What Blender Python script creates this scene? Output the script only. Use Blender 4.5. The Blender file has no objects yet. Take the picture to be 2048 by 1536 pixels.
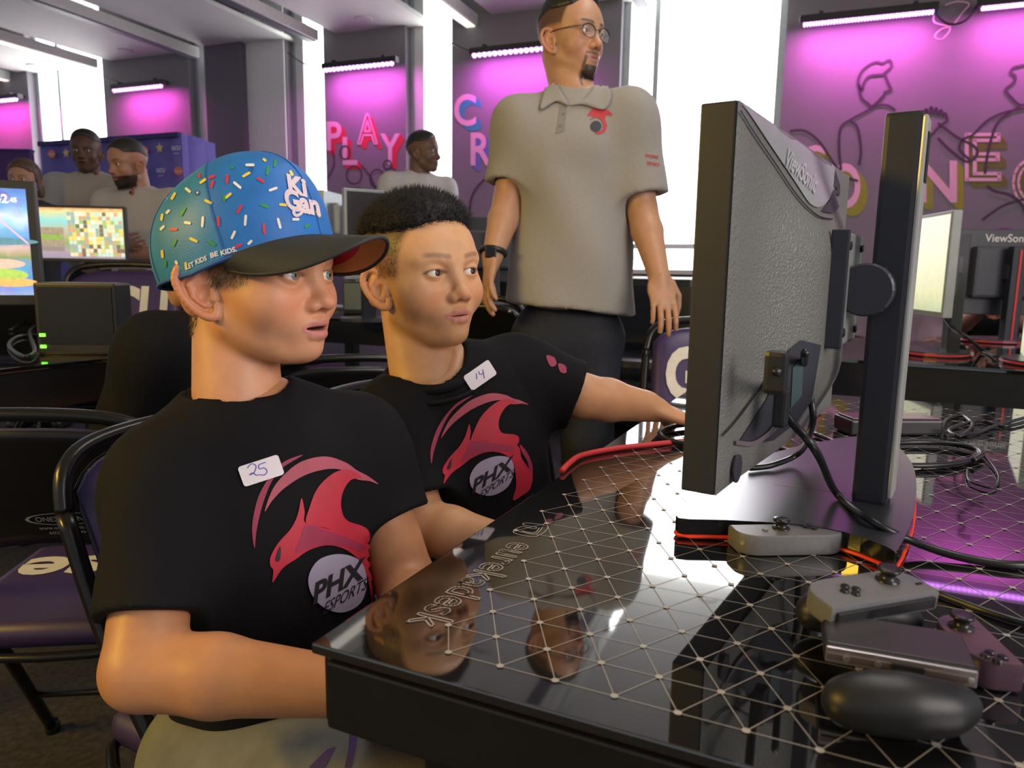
import bpy, bmesh, math, random
import numpy as np
from mathutils import Vector, Matrix
from mathutils.bvhtree import BVHTree
random.seed(7); RNG = np.random.default_rng(7)
SC = bpy.context.scene
COL = SC.collection

# ------------------------------------------------------------------ camera, sky, light
FPX, PITCH, ROLL, CH = 1472.6, 0.15355, 0.015, 1.02           # focal length in pixels of the 2048x1536 frame, tilt, roll, height
cam_d = bpy.data.cameras.new('camera'); cam = bpy.data.objects.new('camera', cam_d); COL.objects.link(cam)
cam.location = (0, 0, CH); cam.rotation_euler = (Matrix.Rotation(math.pi/2-PITCH, 3, 'X') @ Matrix.Rotation(ROLL, 3, 'Z')).to_euler()
cam_d.sensor_width = 36.0; cam_d.lens = 36.0*FPX/2048; cam_d.clip_start = 0.02
cam_d.dof.use_dof = True; cam_d.dof.focus_distance = 0.9; cam_d.dof.aperture_fstop = 9.0
SC.camera = cam
w = bpy.data.worlds.new('sky'); SC.world = w; w.use_nodes = True
w.node_tree.nodes['Background'].inputs[0].default_value = (0.86, 0.93, 1.0, 1)
w.node_tree.nodes['Background'].inputs[1].default_value = 0.34
SC.view_settings.view_transform = 'Standard'; SC.view_settings.look = 'None'
SC.view_settings.exposure = 0.22; SC.view_settings.gamma = 1.0; SC.view_settings.use_curve_mapping = False

def lamp(name, loc, to, size, size_y, power, col, spread=180):
    d = bpy.data.lights.new(name, 'AREA'); d.shape = 'RECTANGLE'; d.size = size; d.size_y = size_y
    d.energy = power; d.color = col; d.spread = math.radians(spread)
    o = bpy.data.objects.new(name, d); COL.objects.link(o); o.location = loc
    o.rotation_euler = (Vector(to)-Vector(loc)).to_track_quat('-Z', 'Y').to_euler()
    return o
# yellow wash bar on the side wall to the left of the camera, daylight from the glazing behind the photographer
lamp('yellow_wash_lamp', (-2.5, -0.10, 1.9), (-0.2, 0.95, 0.9), 1.0, 0.15, 46, (1.0, 0.62, 0.06))
lamp('daylight_lamp', (3.0, -1.7, 2.3), (0.0, 1.2, 0.9), 2.4, 1.8, 100, (1.0, 0.89, 0.83))
lamp('ceiling_fixture_lamp', (0.9, 1.6, 3.25), (0.75, 1.6, 0), 2.4, 0.2, 26, (1.0, 0.95, 0.9))

# ------------------------------------------------------------------ pixel -> direction, planes
SP, CP, SR, CR = math.sin(PITCH), math.cos(PITCH), math.sin(ROLL), math.cos(ROLL)
EYE = Vector((0, 0, CH))
def ray(px, py):
    x, y = (px-1024)/FPX, (py-768)/FPX; a, b = x*CR+y*SR, x*SR-y*CR
    return Vector((a, CP+b*SP, -SP+b*CP))          # depth 1 along the lens axis
def PD(px, py, d): return EYE+ray(px, py)*d
def PZ(px, py, z):
    r = ray(px, py); return EYE+r*((z-CH)/r.z)
def PY(px, py, Y):
    r = ray(px, py); return EYE+r*(Y/r.y)
def PP(px, py, p0, n):
    r = ray(px, py); return EYE+r*((Vector(p0)-EYE).dot(n)/r.dot(n))
WA = math.radians(21.5); WD = Vector((math.cos(WA), -math.sin(WA), 0)); WN = Vector((-math.sin(WA), -math.cos(WA), 0)); W0 = Vector((0, 7.0, 0))
def PW(px, py, off=0.0): return PP(px, py, W0+WN*off, WN)
def WS(px, py=250): return (PW(px, py)-W0).dot(WD)
def WPT(s, z, off=0.0):
    p = W0+WD*s+WN*off; return Vector((p.x, p.y, z))
TH = 0.08915-math.radians(30)
U = Vector((math.cos(TH), math.sin(TH), 0)); V = Vector((-math.sin(TH), math.cos(TH), 0)); UP = Vector((0, 0, 1))

# ------------------------------------------------------------------ materials (all procedural)
MATS = {}
def M(name, col, rough=0.5, metal=0.0, vary=0.06, scale=30.0, bump=0.0, bscale=200.0, emit=0.0, spec=0.5, coat=0.0, sheen=0.0, attr=None, sss=0.0):
    if name in MATS: return MATS[name]
    m = bpy.data.materials.new(name); m.use_nodes = True; nt = m.node_tree; N = nt.nodes; L = nt.links
    b = N['Principled BSDF']; b.inputs['Roughness'].default_value = rough; b.inputs['Metallic'].default_value = metal
    b.inputs['Specular IOR Level'].default_value = spec; b.inputs['Coat Weight'].default_value = coat
    b.inputs['Sheen Weight'].default_value = sheen
    tc = N.new('ShaderNodeTexCoord'); nz = N.new('ShaderNodeTexNoise'); nz.inputs['Scale'].default_value = scale; nz.inputs['Detail'].default_value = 3
    L.new(tc.outputs['Object'], nz.inputs['Vector'])
    mx = N.new('ShaderNodeMix'); mx.data_type = 'RGBA'; mx.blend_type = 'MULTIPLY'; mx.inputs[0].default_value = 1.0
    rp = N.new('ShaderNodeMapRange'); rp.inputs[1].default_value = 0.3; rp.inputs[2].default_value = 0.7; rp.inputs[3].default_value = 1-vary; rp.inputs[4].default_value = 1+vary
    L.new(nz.outputs['Fac'], rp.inputs[0])
    if attr:
        a = N.new('ShaderNodeAttribute'); a.attribute_name = attr; L.new(a.outputs['Color'], mx.inputs[6])
    else: mx.inputs[6].default_value = (*col, 1)
    L.new(rp.outputs[0], mx.inputs[7]); L.new(mx.outputs[2], b.inputs['Base Color'])
    if bump:
        n2 = N.new('ShaderNodeTexNoise'); n2.inputs['Scale'].default_value = bscale; n2.inputs['Detail'].default_value = 2
        L.new(tc.outputs['Object'], n2.inputs['Vector'])
        bp = N.new('ShaderNodeBump'); bp.inputs['Strength'].default_value = bump; bp.inputs['Distance'].default_value = 0.002
        L.new(n2.outputs['Fac'], bp.inputs['Height']); L.new(bp.outputs[0], b.inputs['Normal'])
    if emit:
        b.inputs['Emission Strength'].default_value = emit
        if attr: L.new(mx.outputs[2], b.inputs['Emission Color'])
        else: b.inputs['Emission Color'].default_value = (*col, 1)
    if sss:
        b.inputs['Subsurface Weight'].default_value = sss; b.inputs['Subsurface Radius'].default_value = (1, 0.35, 0.2); b.inputs['Subsurface Scale'].default_value = 0.006
    MATS[name] = m; return m
def screen_mat(name, stops, strength, vor=0.0, vscale=14.0):
    m = bpy.data.materials.new(name); m.use_nodes = True; nt = m.node_tree; N = nt.nodes; L = nt.links
    b = N['Principled BSDF']; b.inputs['Roughness'].default_value = 0.3; b.inputs['Base Color'].default_value = (0.02, 0.02, 0.02, 1)
    tc = N.new('ShaderNodeTexCoord'); sx = N.new('ShaderNodeSeparateXYZ'); L.new(tc.outputs['Generated'], sx.inputs[0])
    cr = N.new('ShaderNodeValToRGB'); e = cr.color_ramp.elements
    while len(e) < len(stops): e.new(0.5)
    for k, (p, c) in enumerate(stops): e[k].position = p; e[k].color = (*c, 1)
    nz = N.new('ShaderNodeTexNoise'); nz.inputs['Scale'].default_value = 6; L.new(tc.outputs['Generated'], nz.inputs['Vector'])
    ad = N.new('ShaderNodeMath'); ad.operation = 'MULTIPLY_ADD'; ad.inputs[1].default_value = 0.16; L.new(nz.outputs['Fac'], ad.inputs[0])
    sb = N.new('ShaderNodeMath'); sb.operation = 'SUBTRACT'; sb.inputs[1].default_value = 0.08; L.new(sx.outputs[2], sb.inputs[0]); L.new(sb.outputs[0], ad.inputs[2])
    L.new(ad.outputs[0], cr.inputs[0]); out = cr.outputs[0]
    if vor:
        vo = N.new('ShaderNodeTexVoronoi'); vo.inputs['Scale'].default_value = vscale; L.new(tc.outputs['Generated'], vo.inputs['Vector'])
        mx = N.new('ShaderNodeMix'); mx.data_type = 'RGBA'; mx.inputs[0].default_value = vor; L.new(out, mx.inputs[6]); L.new(vo.outputs['Color'], mx.inputs[7]); out = mx.outputs[2]
    L.new(out, b.inputs['Emission Color']); b.inputs['Emission Strength'].default_value = strength
    return m

# ------------------------------------------------------------------ object helpers
def empty(name, label=None, cat=None, loc=(0, 0, 0), rz=0.0, group=None):
    o = bpy.data.objects.new(name, None); COL.objects.link(o); o.location = loc; o.rotation_euler = (0, 0, rz); o.empty_display_size = 0.05
    tag(o, label, cat, group); return o
def tag(o, label=None, cat=None, group=None, kind=None):
    if label: o['label'] = label
    if cat: o['category'] = cat
    if group: o['group'] = group
    if kind: o['kind'] = kind
    return o
def wmat(o): return o.matrix_basis.copy() if o.parent is None else wmat(o.parent) @ o.matrix_parent_inverse @ o.matrix_basis
def obj(name, verts, faces, mat, parent=None, smooth=False, world=True, cols=None, mi=None):
    """link one mesh; with world=True the vertices are world coordinates also under a parent"""
    me = bpy.data.meshes.new(name)
    if isinstance(verts, np.ndarray) and isinstance(faces, np.ndarray) and faces.shape[1] in (3, 4):
        n = faces.shape[1]
        me.vertices.add(len(verts)); me.vertices.foreach_set('co', verts.astype(np.float32).ravel())
        me.loops.add(faces.size); me.loops.foreach_set('vertex_index', faces.astype(np.int32).ravel())
        me.polygons.add(len(faces)); me.polygons.foreach_set('loop_start', np.arange(0, faces.size, n, dtype=np.int32))
        me.update(calc_edges=True); me.validate()
    else:
        me.from_pydata([tuple(v) for v in verts], [], [tuple(f) for f in faces]); me.update()
    for m in (mat if isinstance(mat, (list, tuple)) else [mat]): me.materials.append(m)
    if smooth: me.polygons.foreach_set('use_smooth', np.ones(len(me.polygons), dtype=bool))
    if mi is not None: me.polygons.foreach_set('material_index', np.asarray(mi, dtype=np.int32))
    if cols is not None:
        a = me.color_attributes.new('Col', 'FLOAT_COLOR', 'POINT')
        c4 = np.ones((len(cols), 4), np.float32); c4[:, :3] = cols; a.data.foreach_set('color', c4.ravel())
    o = bpy.data.objects.new(name, me); COL.objects.link(o)
    if parent is not None:
        o.parent = parent
        if world:
            o.matrix_parent_inverse = wmat(parent).inverted()
    return o
class B:
    """collects shapes for one mesh"""
    def __init__(s): s.v = []; s.f = []; s.m = []
    def add(s, v, f, m=0):
        n = len(s.v); s.v += [Vector(p) for p in v]; s.f += [tuple(i+n for i in q) for q in f]; s.m += [m]*len(f); return s
    def box(s, c, size, ax=(Vector((1, 0, 0)), Vector((0, 1, 0)), UP), bev=0.0, m=0):
        bm = bmesh.new(); bmesh.ops.create_cube(bm, size=1)
        for v in bm.verts: v.co = Vector((v.co.x*size[0], v.co.y*size[1], v.co.z*size[2]))
        if bev: bmesh.ops.bevel(bm, geom=list(bm.edges), offset=min(bev, min(size)*0.45), segments=2, affect='EDGES', profile=0.6)
        c = Vector(c); s.add([c+ax[0]*v.co.x+ax[1]*v.co.y+ax[2]*v.co.z for v in bm.verts], [[v.index for v in f.verts] for f in bm.faces], m); bm.free(); return s
    def tube(s, pts, r, n=8, m=0, closed=False, caps=True):
        pts = [Vector(p) for p in pts]; k = len(pts); rs = r if isinstance(r, (list, tuple)) else [r]*k; rings = []; prev = None
        for i in range(k):
            a = pts[(i-1) % k] if closed else pts[max(i-1, 0)]; b = pts[(i+1) % k] if closed else pts[min(i+1, k-1)]
            t = (b-a).normalized() if (b-a).length > 1e-9 else Vector((0, 0, 1))
            if prev is None:
                x = t.orthogonal().normalized()
            else:
                x = (prev-t*prev.dot(t)); x = x.normalized() if x.length > 1e-6 else t.orthogonal().normalized()
            prev = x; y = t.cross(x)
            rings.append([pts[i]+(x*math.cos(2*math.pi*j/n)+y*math.sin(2*math.pi*j/n))*rs[i] for j in range(n)])
        v = [p for g in rings for p in g]; f = []
        for i in range(k if closed else k-1):
            for j in range(n): f.append((i*n+j, i*n+(j+1) % n, ((i+1) % k)*n+(j+1) % n, ((i+1) % k)*n+j))
        if caps and not closed: f += [tuple(range(n-1, -1, -1)), tuple((k-1)*n+j for j in range(n))]
        return s.add(v, f, m)
    def prism(s, poly, d, m=0):
        """poly: 3D outline; d: extrusion vector"""
        n = len(poly); d = Vector(d); poly = [Vector(p) for p in poly]
        return s.add(poly+[p+d for p in poly], [tuple(range(n-1, -1, -1)), tuple(range(n, 2*n))]+[(i, (i+1) % n, n+(i+1) % n, n+i) for i in range(n)], m)
    def lathe(s, c, prof, ax=(Vector((1, 0, 0)), Vector((0, 1, 0)), UP), n=20, m=0):
        v = []; f = []; c = Vector(c)
        for r, z in prof: v += [c+(ax[0]*math.cos(2*math.pi*j/n)+ax[1]*math.sin(2*math.pi*j/n))*r+ax[2]*z for j in range(n)]
        for i in range(len(prof)-1):
            for j in range(n): f.append((i*n+j, i*n+(j+1) % n, (i+1)*n+(j+1) % n, (i+1)*n+j))
        f += [tuple(range(n-1, -1, -1)), tuple((len(prof)-1)*n+j for j in range(n))]
        return s.add(v, f, m)
    def ribbon(s, pts, w, nrm, m=0):
        """flat stroke of width w in the plane with normal nrm"""
        pts = [Vector(p) for p in pts]; k = len(pts); v = []; nrm = Vector(nrm)
        for i in range(k):
            t = pts[min(i+1, k-1)]-pts[max(i-1, 0)]; x = nrm.cross(t).normalized()*w/2 if t.length > 1e-9 else Vector((0, 0, 0)); v += [pts[i]-x, pts[i]+x]
        return s.add(v, [(2*i, 2*i+2, 2*i+3, 2*i+1) for i in range(k-1)], m)
    def build(s, name, mat, parent=None, smooth=False, world=True):
        return obj(name, s.v, s.f, mat, parent, smooth, world, mi=s.m if isinstance(mat, (list, tuple)) else None)
def shade_auto(o, ang=35):
    o.data.polygons.foreach_set('use_smooth', np.ones(len(o.data.polygons), dtype=bool))
    bm = bmesh.new(); bm.from_mesh(o.data); 
    for e in bm.edges:
        if len(e.link_faces) == 2 and e.calc_face_angle(0) > math.radians(ang): e.smooth = False
    bm.to_mesh(o.data); bm.free(); return o
def spline(pts, n=8, closed=False):
    """Catmull-Rom through the points"""
    P = [Vector(p) for p in pts]; k = len(P); out = []
    for i in range(k if closed else k-1):
        g = (lambda j: P[j % k]) if closed else (lambda j: P[max(0, min(k-1, j))])
        a, b, c, d = g(i-1), g(i), g(i+1), g(i+2)
        for j in range(n):
            t = j/n; out.append(0.5*((2*b)+(c-a)*t+(2*a-5*b+4*c-d)*t*t+(3*b-a-3*c+d)*t**3))
    if not closed: out.append(P[-1])
    return out
def sp2(pts, n=6, closed=False): return [(p.x, p.y) for p in spline([(x, y, 0) for x, y in pts], n, closed)]
_tx = {}
def text2d(s, bold=0.0, outline=0.0, shear=0.0):
    """flat triangles of a word, unit size, centred on its own box; returns verts (x, y), faces, width, height"""
    k = (s, bold, outline, shear)
    if k in _tx: return _tx[k]
    cu = bpy.data.curves.new('word', 'FONT'); cu.body = s; cu.offset = bold; cu.shear = shear; cu.resolution_u = 4
    if outline: cu.fill_mode = 'NONE'
    o = bpy.data.objects.new('word', cu); COL.objects.link(o)
    me = o.to_mesh(); v = [(p.co.x, p.co.y) for p in me.vertices]; f = [tuple(p.vertices) for p in me.polygons]
    if outline:
        v2 = []; f = []
        for e in me.edges:
            a, b = v[e.vertices[0]], v[e.vertices[1]]; dx, dy = b[0]-a[0], b[1]-a[1]; l = math.hypot(dx, dy) or 1; dx, dy = dx/l*outline, dy/l*outline; n = len(v2)
            v2 += [(a[0]-dx*.7-dy, a[1]-dy*.7+dx), (a[0]-dx*.7+dy, a[1]-dy*.7-dx), (b[0]+dx*.7+dy, b[1]+dy*.7-dx), (b[0]+dx*.7-dy, b[1]+dy*.7+dx)]; f.append((n, n+1, n+2, n+3))
        v = v2
    o.to_mesh_clear()
    bpy.data.objects.remove(o); bpy.data.curves.remove(cu)
    xs = [p[0] for p in v]; ys = [p[1] for p in v]; cx, cy = (min(xs)+max(xs))/2, (min(ys)+max(ys))/2
    r = ([(x-cx, y-cy) for x, y in v], f, max(xs)-min(xs), max(ys)-min(ys)); _tx[k] = r; return r
def put_text(s, c, right, up, width, b=None, height=None, **kw):
    """word centred at c in the plane right/up with the given width"""
    v, f, tw, th = text2d(s, **kw); sx = width/tw; sy = height/th if height else sx; b = b or B(); c = Vector(c)
    return b.add([c+right*x*sx+up*y*sy for x, y in v], f)

# ------------------------------------------------------------------ implicit surfaces -> one smooth mesh
class G:
    def __init__(s, lo, hi, h):
        s.o = np.array(lo, float); s.h = h; s.n = np.maximum(np.ceil((np.array(hi)-s.o)/h).astype(int)+1, 4)
        s.D = np.full(s.n, 50.0*h, np.float32)
        s.ax = [(s.o[i]+h*np.arange(s.n[i])).astype(np.float32) for i in range(3)]
    def _sl(s, lo, hi):
        a = np.clip(np.floor((np.array(lo)-s.o)/s.h).astype(int), 0, s.n); b = np.clip(np.ceil((np.array(hi)-s.o)/s.h).astype(int)+1, 0, s.n)
        if (b <= a).any(): return None
        sl = tuple(slice(a[i], b[i]) for i in range(3))
        return sl, s.ax[0][sl[0]][:, None, None], s.ax[1][sl[1]][None, :, None], s.ax[2][sl[2]][None, None, :]
    def op(s, fn, lo, hi, k, mode):
        mg = k+3*s.h
        r = s._sl(np.array(lo)-mg, np.array(hi)+mg)
        if r is None: return s
        sl, X, Y, Z = r; d = fn(X, Y, Z); a = s.D[sl]
        if mode == 'sub': d = -d
        k = max(k, 1e-6); hh = np.maximum(k-np.abs(a-d), 0)/k
        s.D[sl] = (np.minimum(a, d)-hh*hh*k*0.25) if mode == 'add' else (np.maximum(a, d)+hh*hh*k*0.25)
        return s
    def ell(s, c, r, k=0.0, R=None, mode='add'):
        c = np.array(c, float); r = np.array(r, float) if np.ndim(r) else np.array([r]*3, float); m = r.max()
        def fn(X, Y, Z):
            x, y, z = X-c[0], Y-c[1], Z-c[2]
            if R is not None: x, y, z = [R[i][0]*x+R[i][1]*y+R[i][2]*z for i in range(3)]
            a = np.sqrt((x/r[0])**2+(y/r[1])**2+(z/r[2])**2); b = np.sqrt((x/r[0]**2)**2+(y/r[1]**2)**2+(z/r[2]**2)**2)+1e-9
            return (a*(a-1)/b).astype(np.float32)
        return s.op(fn, c-m, c+m, k, mode)
    def cap(s, a, b, ra, rb=None, k=0.0, mode='add', flat=None):
        a = np.array(a, float); b = np.array(b, float); rb = ra if rb is None else rb; d = b-a; L = max(d @ d, 1e-12); m = max(ra, rb)
        def fn(X, Y, Z):
            x, y, z = X-a[0], Y-a[1], Z-a[2]; t = np.clip((x*d[0]+y*d[1]+z*d[2])/L, 0, 1)
            return (np.sqrt((x-t*d[0])**2+(y-t*d[1])**2+(z-t*d[2])**2)-(ra+(rb-ra)*t)).astype(np.float32)
        return s.op(fn, np.minimum(a, b)-m, np.maximum(a, b)+m, k, mode)
    def chain(s, pts, rs, k=0.0, mode='add'):
        for i in range(len(pts)-1): s.cap(pts[i], pts[i+1], rs[i], rs[i+1], k if i == 0 else max(k*0.5, 1e-4) if mode == 'add' else k, mode)
        return s
    def cut(s, p, n, k=0.0):
        """remove everything on the +n side of the plane"""
        p = np.array(p, float); n = np.array(n, float); n /= np.linalg.norm(n)
        X, Y, Z = s.ax[0][:, None, None], s.ax[1][None, :, None], s.ax[2][None, None, :]
        d = ((X-p[0])*n[0]+(Y-p[1])*n[1]+(Z-p[2])*n[2]).astype(np.float32)
        if k: hh = np.maximum(k-np.abs(s.D-d), 0)/k; s.D = np.maximum(s.D, d)+hh*hh*k*0.25
        else: s.D = np.maximum(s.D, d)
        return s
    def merge(s, g, k=0.0):
        hh = np.maximum(k-np.abs(s.D-g.D), 0)/max(k, 1e-6); s.D = np.minimum(s.D, g.D)-hh*hh*k*0.25; return s
    def warp(s, fn):
        X, Y, Z = s.ax[0][:, None, None], s.ax[1][None, :, None], s.ax[2][None, None, :]
        s.D = np.where(np.abs(s.D) < 0.06*(s.h > 0.05 and 100 or 1), s.D+fn(X, Y, Z), s.D).astype(np.float32); return s
    def mesh(s):
        D = s.D; S = D < 0; nx, ny, nz = D.shape
        c = np.zeros((nx-1, ny-1, nz-1), np.int8)
        for i in (0, 1):
            for j in (0, 1):
                for k in (0, 1): c += S[i:nx-1+i, j:ny-1+j, k:nz-1+k]
        cells = np.argwhere((c > 0) & (c < 8)); idx = np.full(c.shape, -1, np.int32); idx[tuple(cells.T)] = np.arange(len(cells))
        acc = np.zeros((len(cells), 3)); cnt = np.zeros(len(cells))
        cor = [np.array((i, j, k)) for i in (0, 1) for j in (0, 1) for k in (0, 1)]
        val = [D[tuple((cells+q).T)] for q in cor]
        for p in range(8):
            for q in range(p+1, 8):
                if np.abs(cor[p]-cor[q]).sum() != 1: continue
                m = (val[p] < 0) != (val[q] < 0); t = np.where(m, val[p]/np.where(m, val[p]-val[q], 1), 0)
                acc += m[:, None]*(cor[p]+t[:, None]*(cor[q]-cor[p])); cnt += m
        vs = (cells+acc/cnt[:, None])*s.h+s.o
        F = []
        for a in range(3):
            b, cc = [(1, 2), (2, 0), (0, 1)][a]
            s0 = [slice(None)]*3; s1 = [slice(None)]*3; s0[a] = slice(0, -1); s1[a] = slice(1, None)
            A, Bq = S[tuple(s0)], S[tuple(s1)]; e = np.argwhere(A != Bq)
            e = e[(e[:, b] > 0) & (e[:, cc] > 0) & (e[:, b] < D.shape[b]-1) & (e[:, cc] < D.shape[cc]-1)]
            inside = A[tuple(e.T)]
            def at(db, dc):
                g = e.copy(); g[:, b] -= db; g[:, cc] -= dc; return idx[tuple(g.T)]
            q = np.stack([at(1, 1), at(0, 1), at(0, 0), at(1, 0)], 1)
            q[~inside] = q[~inside][:, ::-1]; F.append(q)
        F = np.concatenate(F); F = F[(F >= 0).all(1)]
        return vs, F
def relax(v, f, n=1, lam=0.5):
    e = np.concatenate([f[:, [0, 1]], f[:, [1, 2]], f[:, [2, 3]], f[:, [3, 0]]]); e = np.concatenate([e, e[:, ::-1]])
    for _ in range(n):
        a = np.zeros_like(v); c = np.zeros(len(v)); 
        for k in range(3): a[:, k] = np.bincount(e[:, 0], v[e[:, 1], k], len(v))
        c = np.bincount(e[:, 0], minlength=len(v)); v = v+lam*(a/np.maximum(c, 1)[:, None]-v)
    return v
def join(parts):
    vs, fs, n = [], [], 0
    for v, f in parts: vs.append(v); fs.append(f+n); n += len(v)
    return np.concatenate(vs), np.concatenate(fs)
def bvh_of(v, f): return BVHTree.FromPolygons([tuple(p) for p in v], [tuple(int(i) for i in q) for q in f])
def obvh(o):
    mw = o.matrix_world if o.parent is None else Matrix.Identity(4)
    return BVHTree.FromPolygons([mw @ v.co for v in o.data.vertices], [tuple(p.vertices) for p in o.data.polygons])
def stick(pts, faces, bvh, off, fallback=None):
    """pixel vertices -> onto the surface they are printed on"""
    out = []; last = None; bad = set()
    for i, (x, y) in enumerate(pts):
        r = ray(x, y).normalized(); h = bvh.ray_cast(EYE, r)
        if h[0] is None: bad.add(i); out.append(Vector((0, 0, 0))); continue
        n = h[1] if h[1].dot(r) < 0 else -h[1]
        out.append(h[0]+n*off)
    ok = [f for f in faces if not any(i in bad for i in f) and max((out[f[a]]-out[f[a-1]]).length for a in range(len(f))) < 0.06]
    use = sorted({i for f in ok for i in f}); mp = {i: k for k, i in enumerate(use)}
    return [out[i] for i in use], [tuple(mp[i] for i in f) for f in ok]
def fill2d(rings, step=10.0):
    """triangulate outlines with holes (pixel units) and refine"""
    bm = bmesh.new()
    for r in rings:
        vs = [bm.verts.new((x, y, 0)) for x, y in r]
        for i in range(len(vs)):
            if (vs[i].co-vs[i-1].co).length > 1e-6: bm.edges.new((vs[i-1], vs[i]))
    bmesh.ops.triangle_fill(bm, edges=list(bm.edges), use_beauty=True, use_dissolve=False)
    return refine(bm, step)
def refine(bm, step):
    for _ in range(6):
        e = [q for q in bm.edges if q.calc_length() > step]
        if not e: break
        bmesh.ops.subdivide_edges(bm, edges=e, cuts=1); bmesh.ops.triangulate(bm, faces=list(bm.faces))
    bm.verts.index_update(); r = [(v.co.x, v.co.y) for v in bm.verts], [tuple(v.index for v in f.verts) for f in bm.faces]; bm.free(); return r
def text_px(s, c, right, up, step=8.0, **kw):
    """word as pixel triangles; right/up: pixel vectors spanning its full width and height"""
    v, f, tw, th = text2d(s, **kw); bm = bmesh.new()
    q = [bm.verts.new((c[0]+right[0]*x/tw+up[0]*y/th, c[1]+right[1]*x/tw+up[1]*y/th, 0)) for x, y in v]
    for t in f:
        try: bm.faces.new([q[i] for i in t])
        except ValueError: pass
    bmesh.ops.triangulate(bm, faces=list(bm.faces)); return refine(bm, step)
def decal(name, vf, bvh, mat, parent, off=0.0012):
    v, f = stick(*vf, bvh, off)
    if f: return obj(name, v, f, mat, parent, smooth=True)
def stroke2d(pts, w, step=8):
    """pixel polyline -> quads of width w"""
    v = []; f = []; k = len(pts)
    for i in range(k):
        a, b = pts[max(i-1, 0)], pts[min(i+1, k-1)]; dx, dy = b[0]-a[0], b[1]-a[1]; l = math.hypot(dx, dy) or 1
        ww = w[i] if isinstance(w, (list, tuple)) else w
        v += [(pts[i][0]-dy/l*ww/2, pts[i][1]+dx/l*ww/2), (pts[i][0]+dy/l*ww/2, pts[i][1]-dx/l*ww/2)]
    for i in range(k-1): f.append((2*i, 2*i+2, 2*i+3, 2*i+1))
    return v, f
def vfjoin(*vfs):
    v = []; f = []
    for a, b in vfs: n = len(v); v += list(a); f += [tuple(i+n for i in q) for q in b]
    return v, f
# ------------------------------------------------------------------ the room
m_wall = M('wall_paint', (0.20, 0.185, 0.215), 0.75, vary=0.04, scale=3, bump=0.05, bscale=90)
m_jamb = M('white_jamb', (0.62, 0.62, 0.64), 0.6, vary=0.03)
m_frame = M('window_frame', (0.42, 0.48, 0.52), 0.45, 0.3)
m_pane = M('bright_daylight_pane', (1.0, 1.0, 0.99), 0.4, vary=0.0, emit=6.0)
m_ceil = M('ceiling_paint', (0.62, 0.62, 0.60), 0.8, vary=0.03, scale=4)
m_cloud = M('ceiling_panel', (0.68, 0.68, 0.65), 0.7, vary=0.03, scale=5)
m_black = M('black_plastic', (0.012, 0.012, 0.015), 0.4, vary=0.1)
m_blackm = M('black_metal', (0.010, 0.010, 0.012), 0.28, 0.2, vary=0.1)
m_white = M('white_print', (0.78, 0.77, 0.78), 0.6, vary=0.03)
m_red = M('red_plastic', (0.62, 0.02, 0.025), 0.4)
def carpet():
    m = M('carpet', (0.036, 0.033, 0.040), 0.95, vary=0.45, scale=60, bump=0.5, bscale=500); return m
def struct(o): o['kind'] = 'structure'; return o
CEIL = 3.95
struct(B().box((0, 4.0, -0.05), (16, 15, 0.1)).build('floor', carpet()))
struct(B().box((0, 4.0, CEIL+0.05), (16, 15, 0.1)).build('ceiling', m_ceil))
WAX = (WD, WN, UP)
wall = struct(empty('wall_back', loc=WPT(0, 0)))
def wseg(s0, s1, z0, z1, th=0.22, off=0.0, mat=None, name='wall_panel'):
    return B().box(WPT((s0+s1)/2, (z0+z1)/2, off-th/2), (s1-s0, th, z1-z0), WAX).build(name, mat or m_wall, wall)
# (left px, right px, sill px y, mullions px, jamb width)
WIN = [(62, 212, 395, (108,)), (382, 426, 395, ()), (576, 650, 402, ()), (812, 905, 410, ()), (1236, 1560, 540, (1302,))]
edges = []
for a, b, sy, mu in WIN: edges += [WS(a), WS(b)]
edges = [-9.0]+edges+[6.5]
for i in range(0, len(edges), 2): wseg(edges[i], edges[i+1], 0, CEIL)
for n, (a, b, sy, mu) in enumerate(WIN):
    s0, s1 = WS(a), WS(b); zs = PW((a+b)/2, sy).z
    wseg(s0, s1, 0, zs-0.04, name='wall_under_window')
    wi = struct(empty('window_%d' % (n+1), loc=WPT((s0+s1)/2, zs)))
    B().box(WPT((s0+s1)/2, zs-0.02, 0.02), (s1-s0, 0.22, 0.04), WAX).build('window_sill', m_jamb, wi)
    cuts = [s0]+[WS(q) for q in mu]+[s1]
    for q in range(len(cuts)-1):
        B().box(WPT((cuts[q]+cuts[q+1])/2, (zs+CEIL)/2, -0.16), (cuts[q+1]-cuts[q]-0.02, 0.012, CEIL-zs), WAX).build('pane', m_pane, wi)
    for q in cuts:
        wd = 0.06 if q in (s0, s1) else 0.045
        B().box(WPT(q+(wd/2 if q == s0 else -wd/2 if q == s1 else 0), (zs+CEIL)/2, -0.13), (wd, 0.06, CEIL-zs), WAX).build('window_frame', m_frame, wi)
    if n == 4:
        zt = PW(1360, 492).z; B().box(WPT((s0+s1)/2, zt, -0.13), (s1-s0, 0.06, 0.045), WAX).build('transom', m_frame, wi)
    if n in (1, 2, 3):   # pale reveal on the left of the narrow windows
        B().box(WPT(s0+0.10, (zs+CEIL)/2, -0.12), (0.10, 0.07, CEIL-zs), WAX).build('reveal', m_jamb, wi)
# white pier and dark column left of the PLAY panel
B().box(WPT((WS(500)+WS(574))/2, CEIL/2, 0.012), (WS(574)-WS(500), 0.02, CEIL), WAX).build('white_pier', m_jamb, wall)
B().box(WPT((WS(428)+WS(500))/2, CEIL/2, 0.05), (WS(500)-WS(428), 0.1, CEIL), WAX).build('dark_column', M('dark_column_paint', (0.115, 0.10, 0.135), 0.7), wall)

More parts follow.
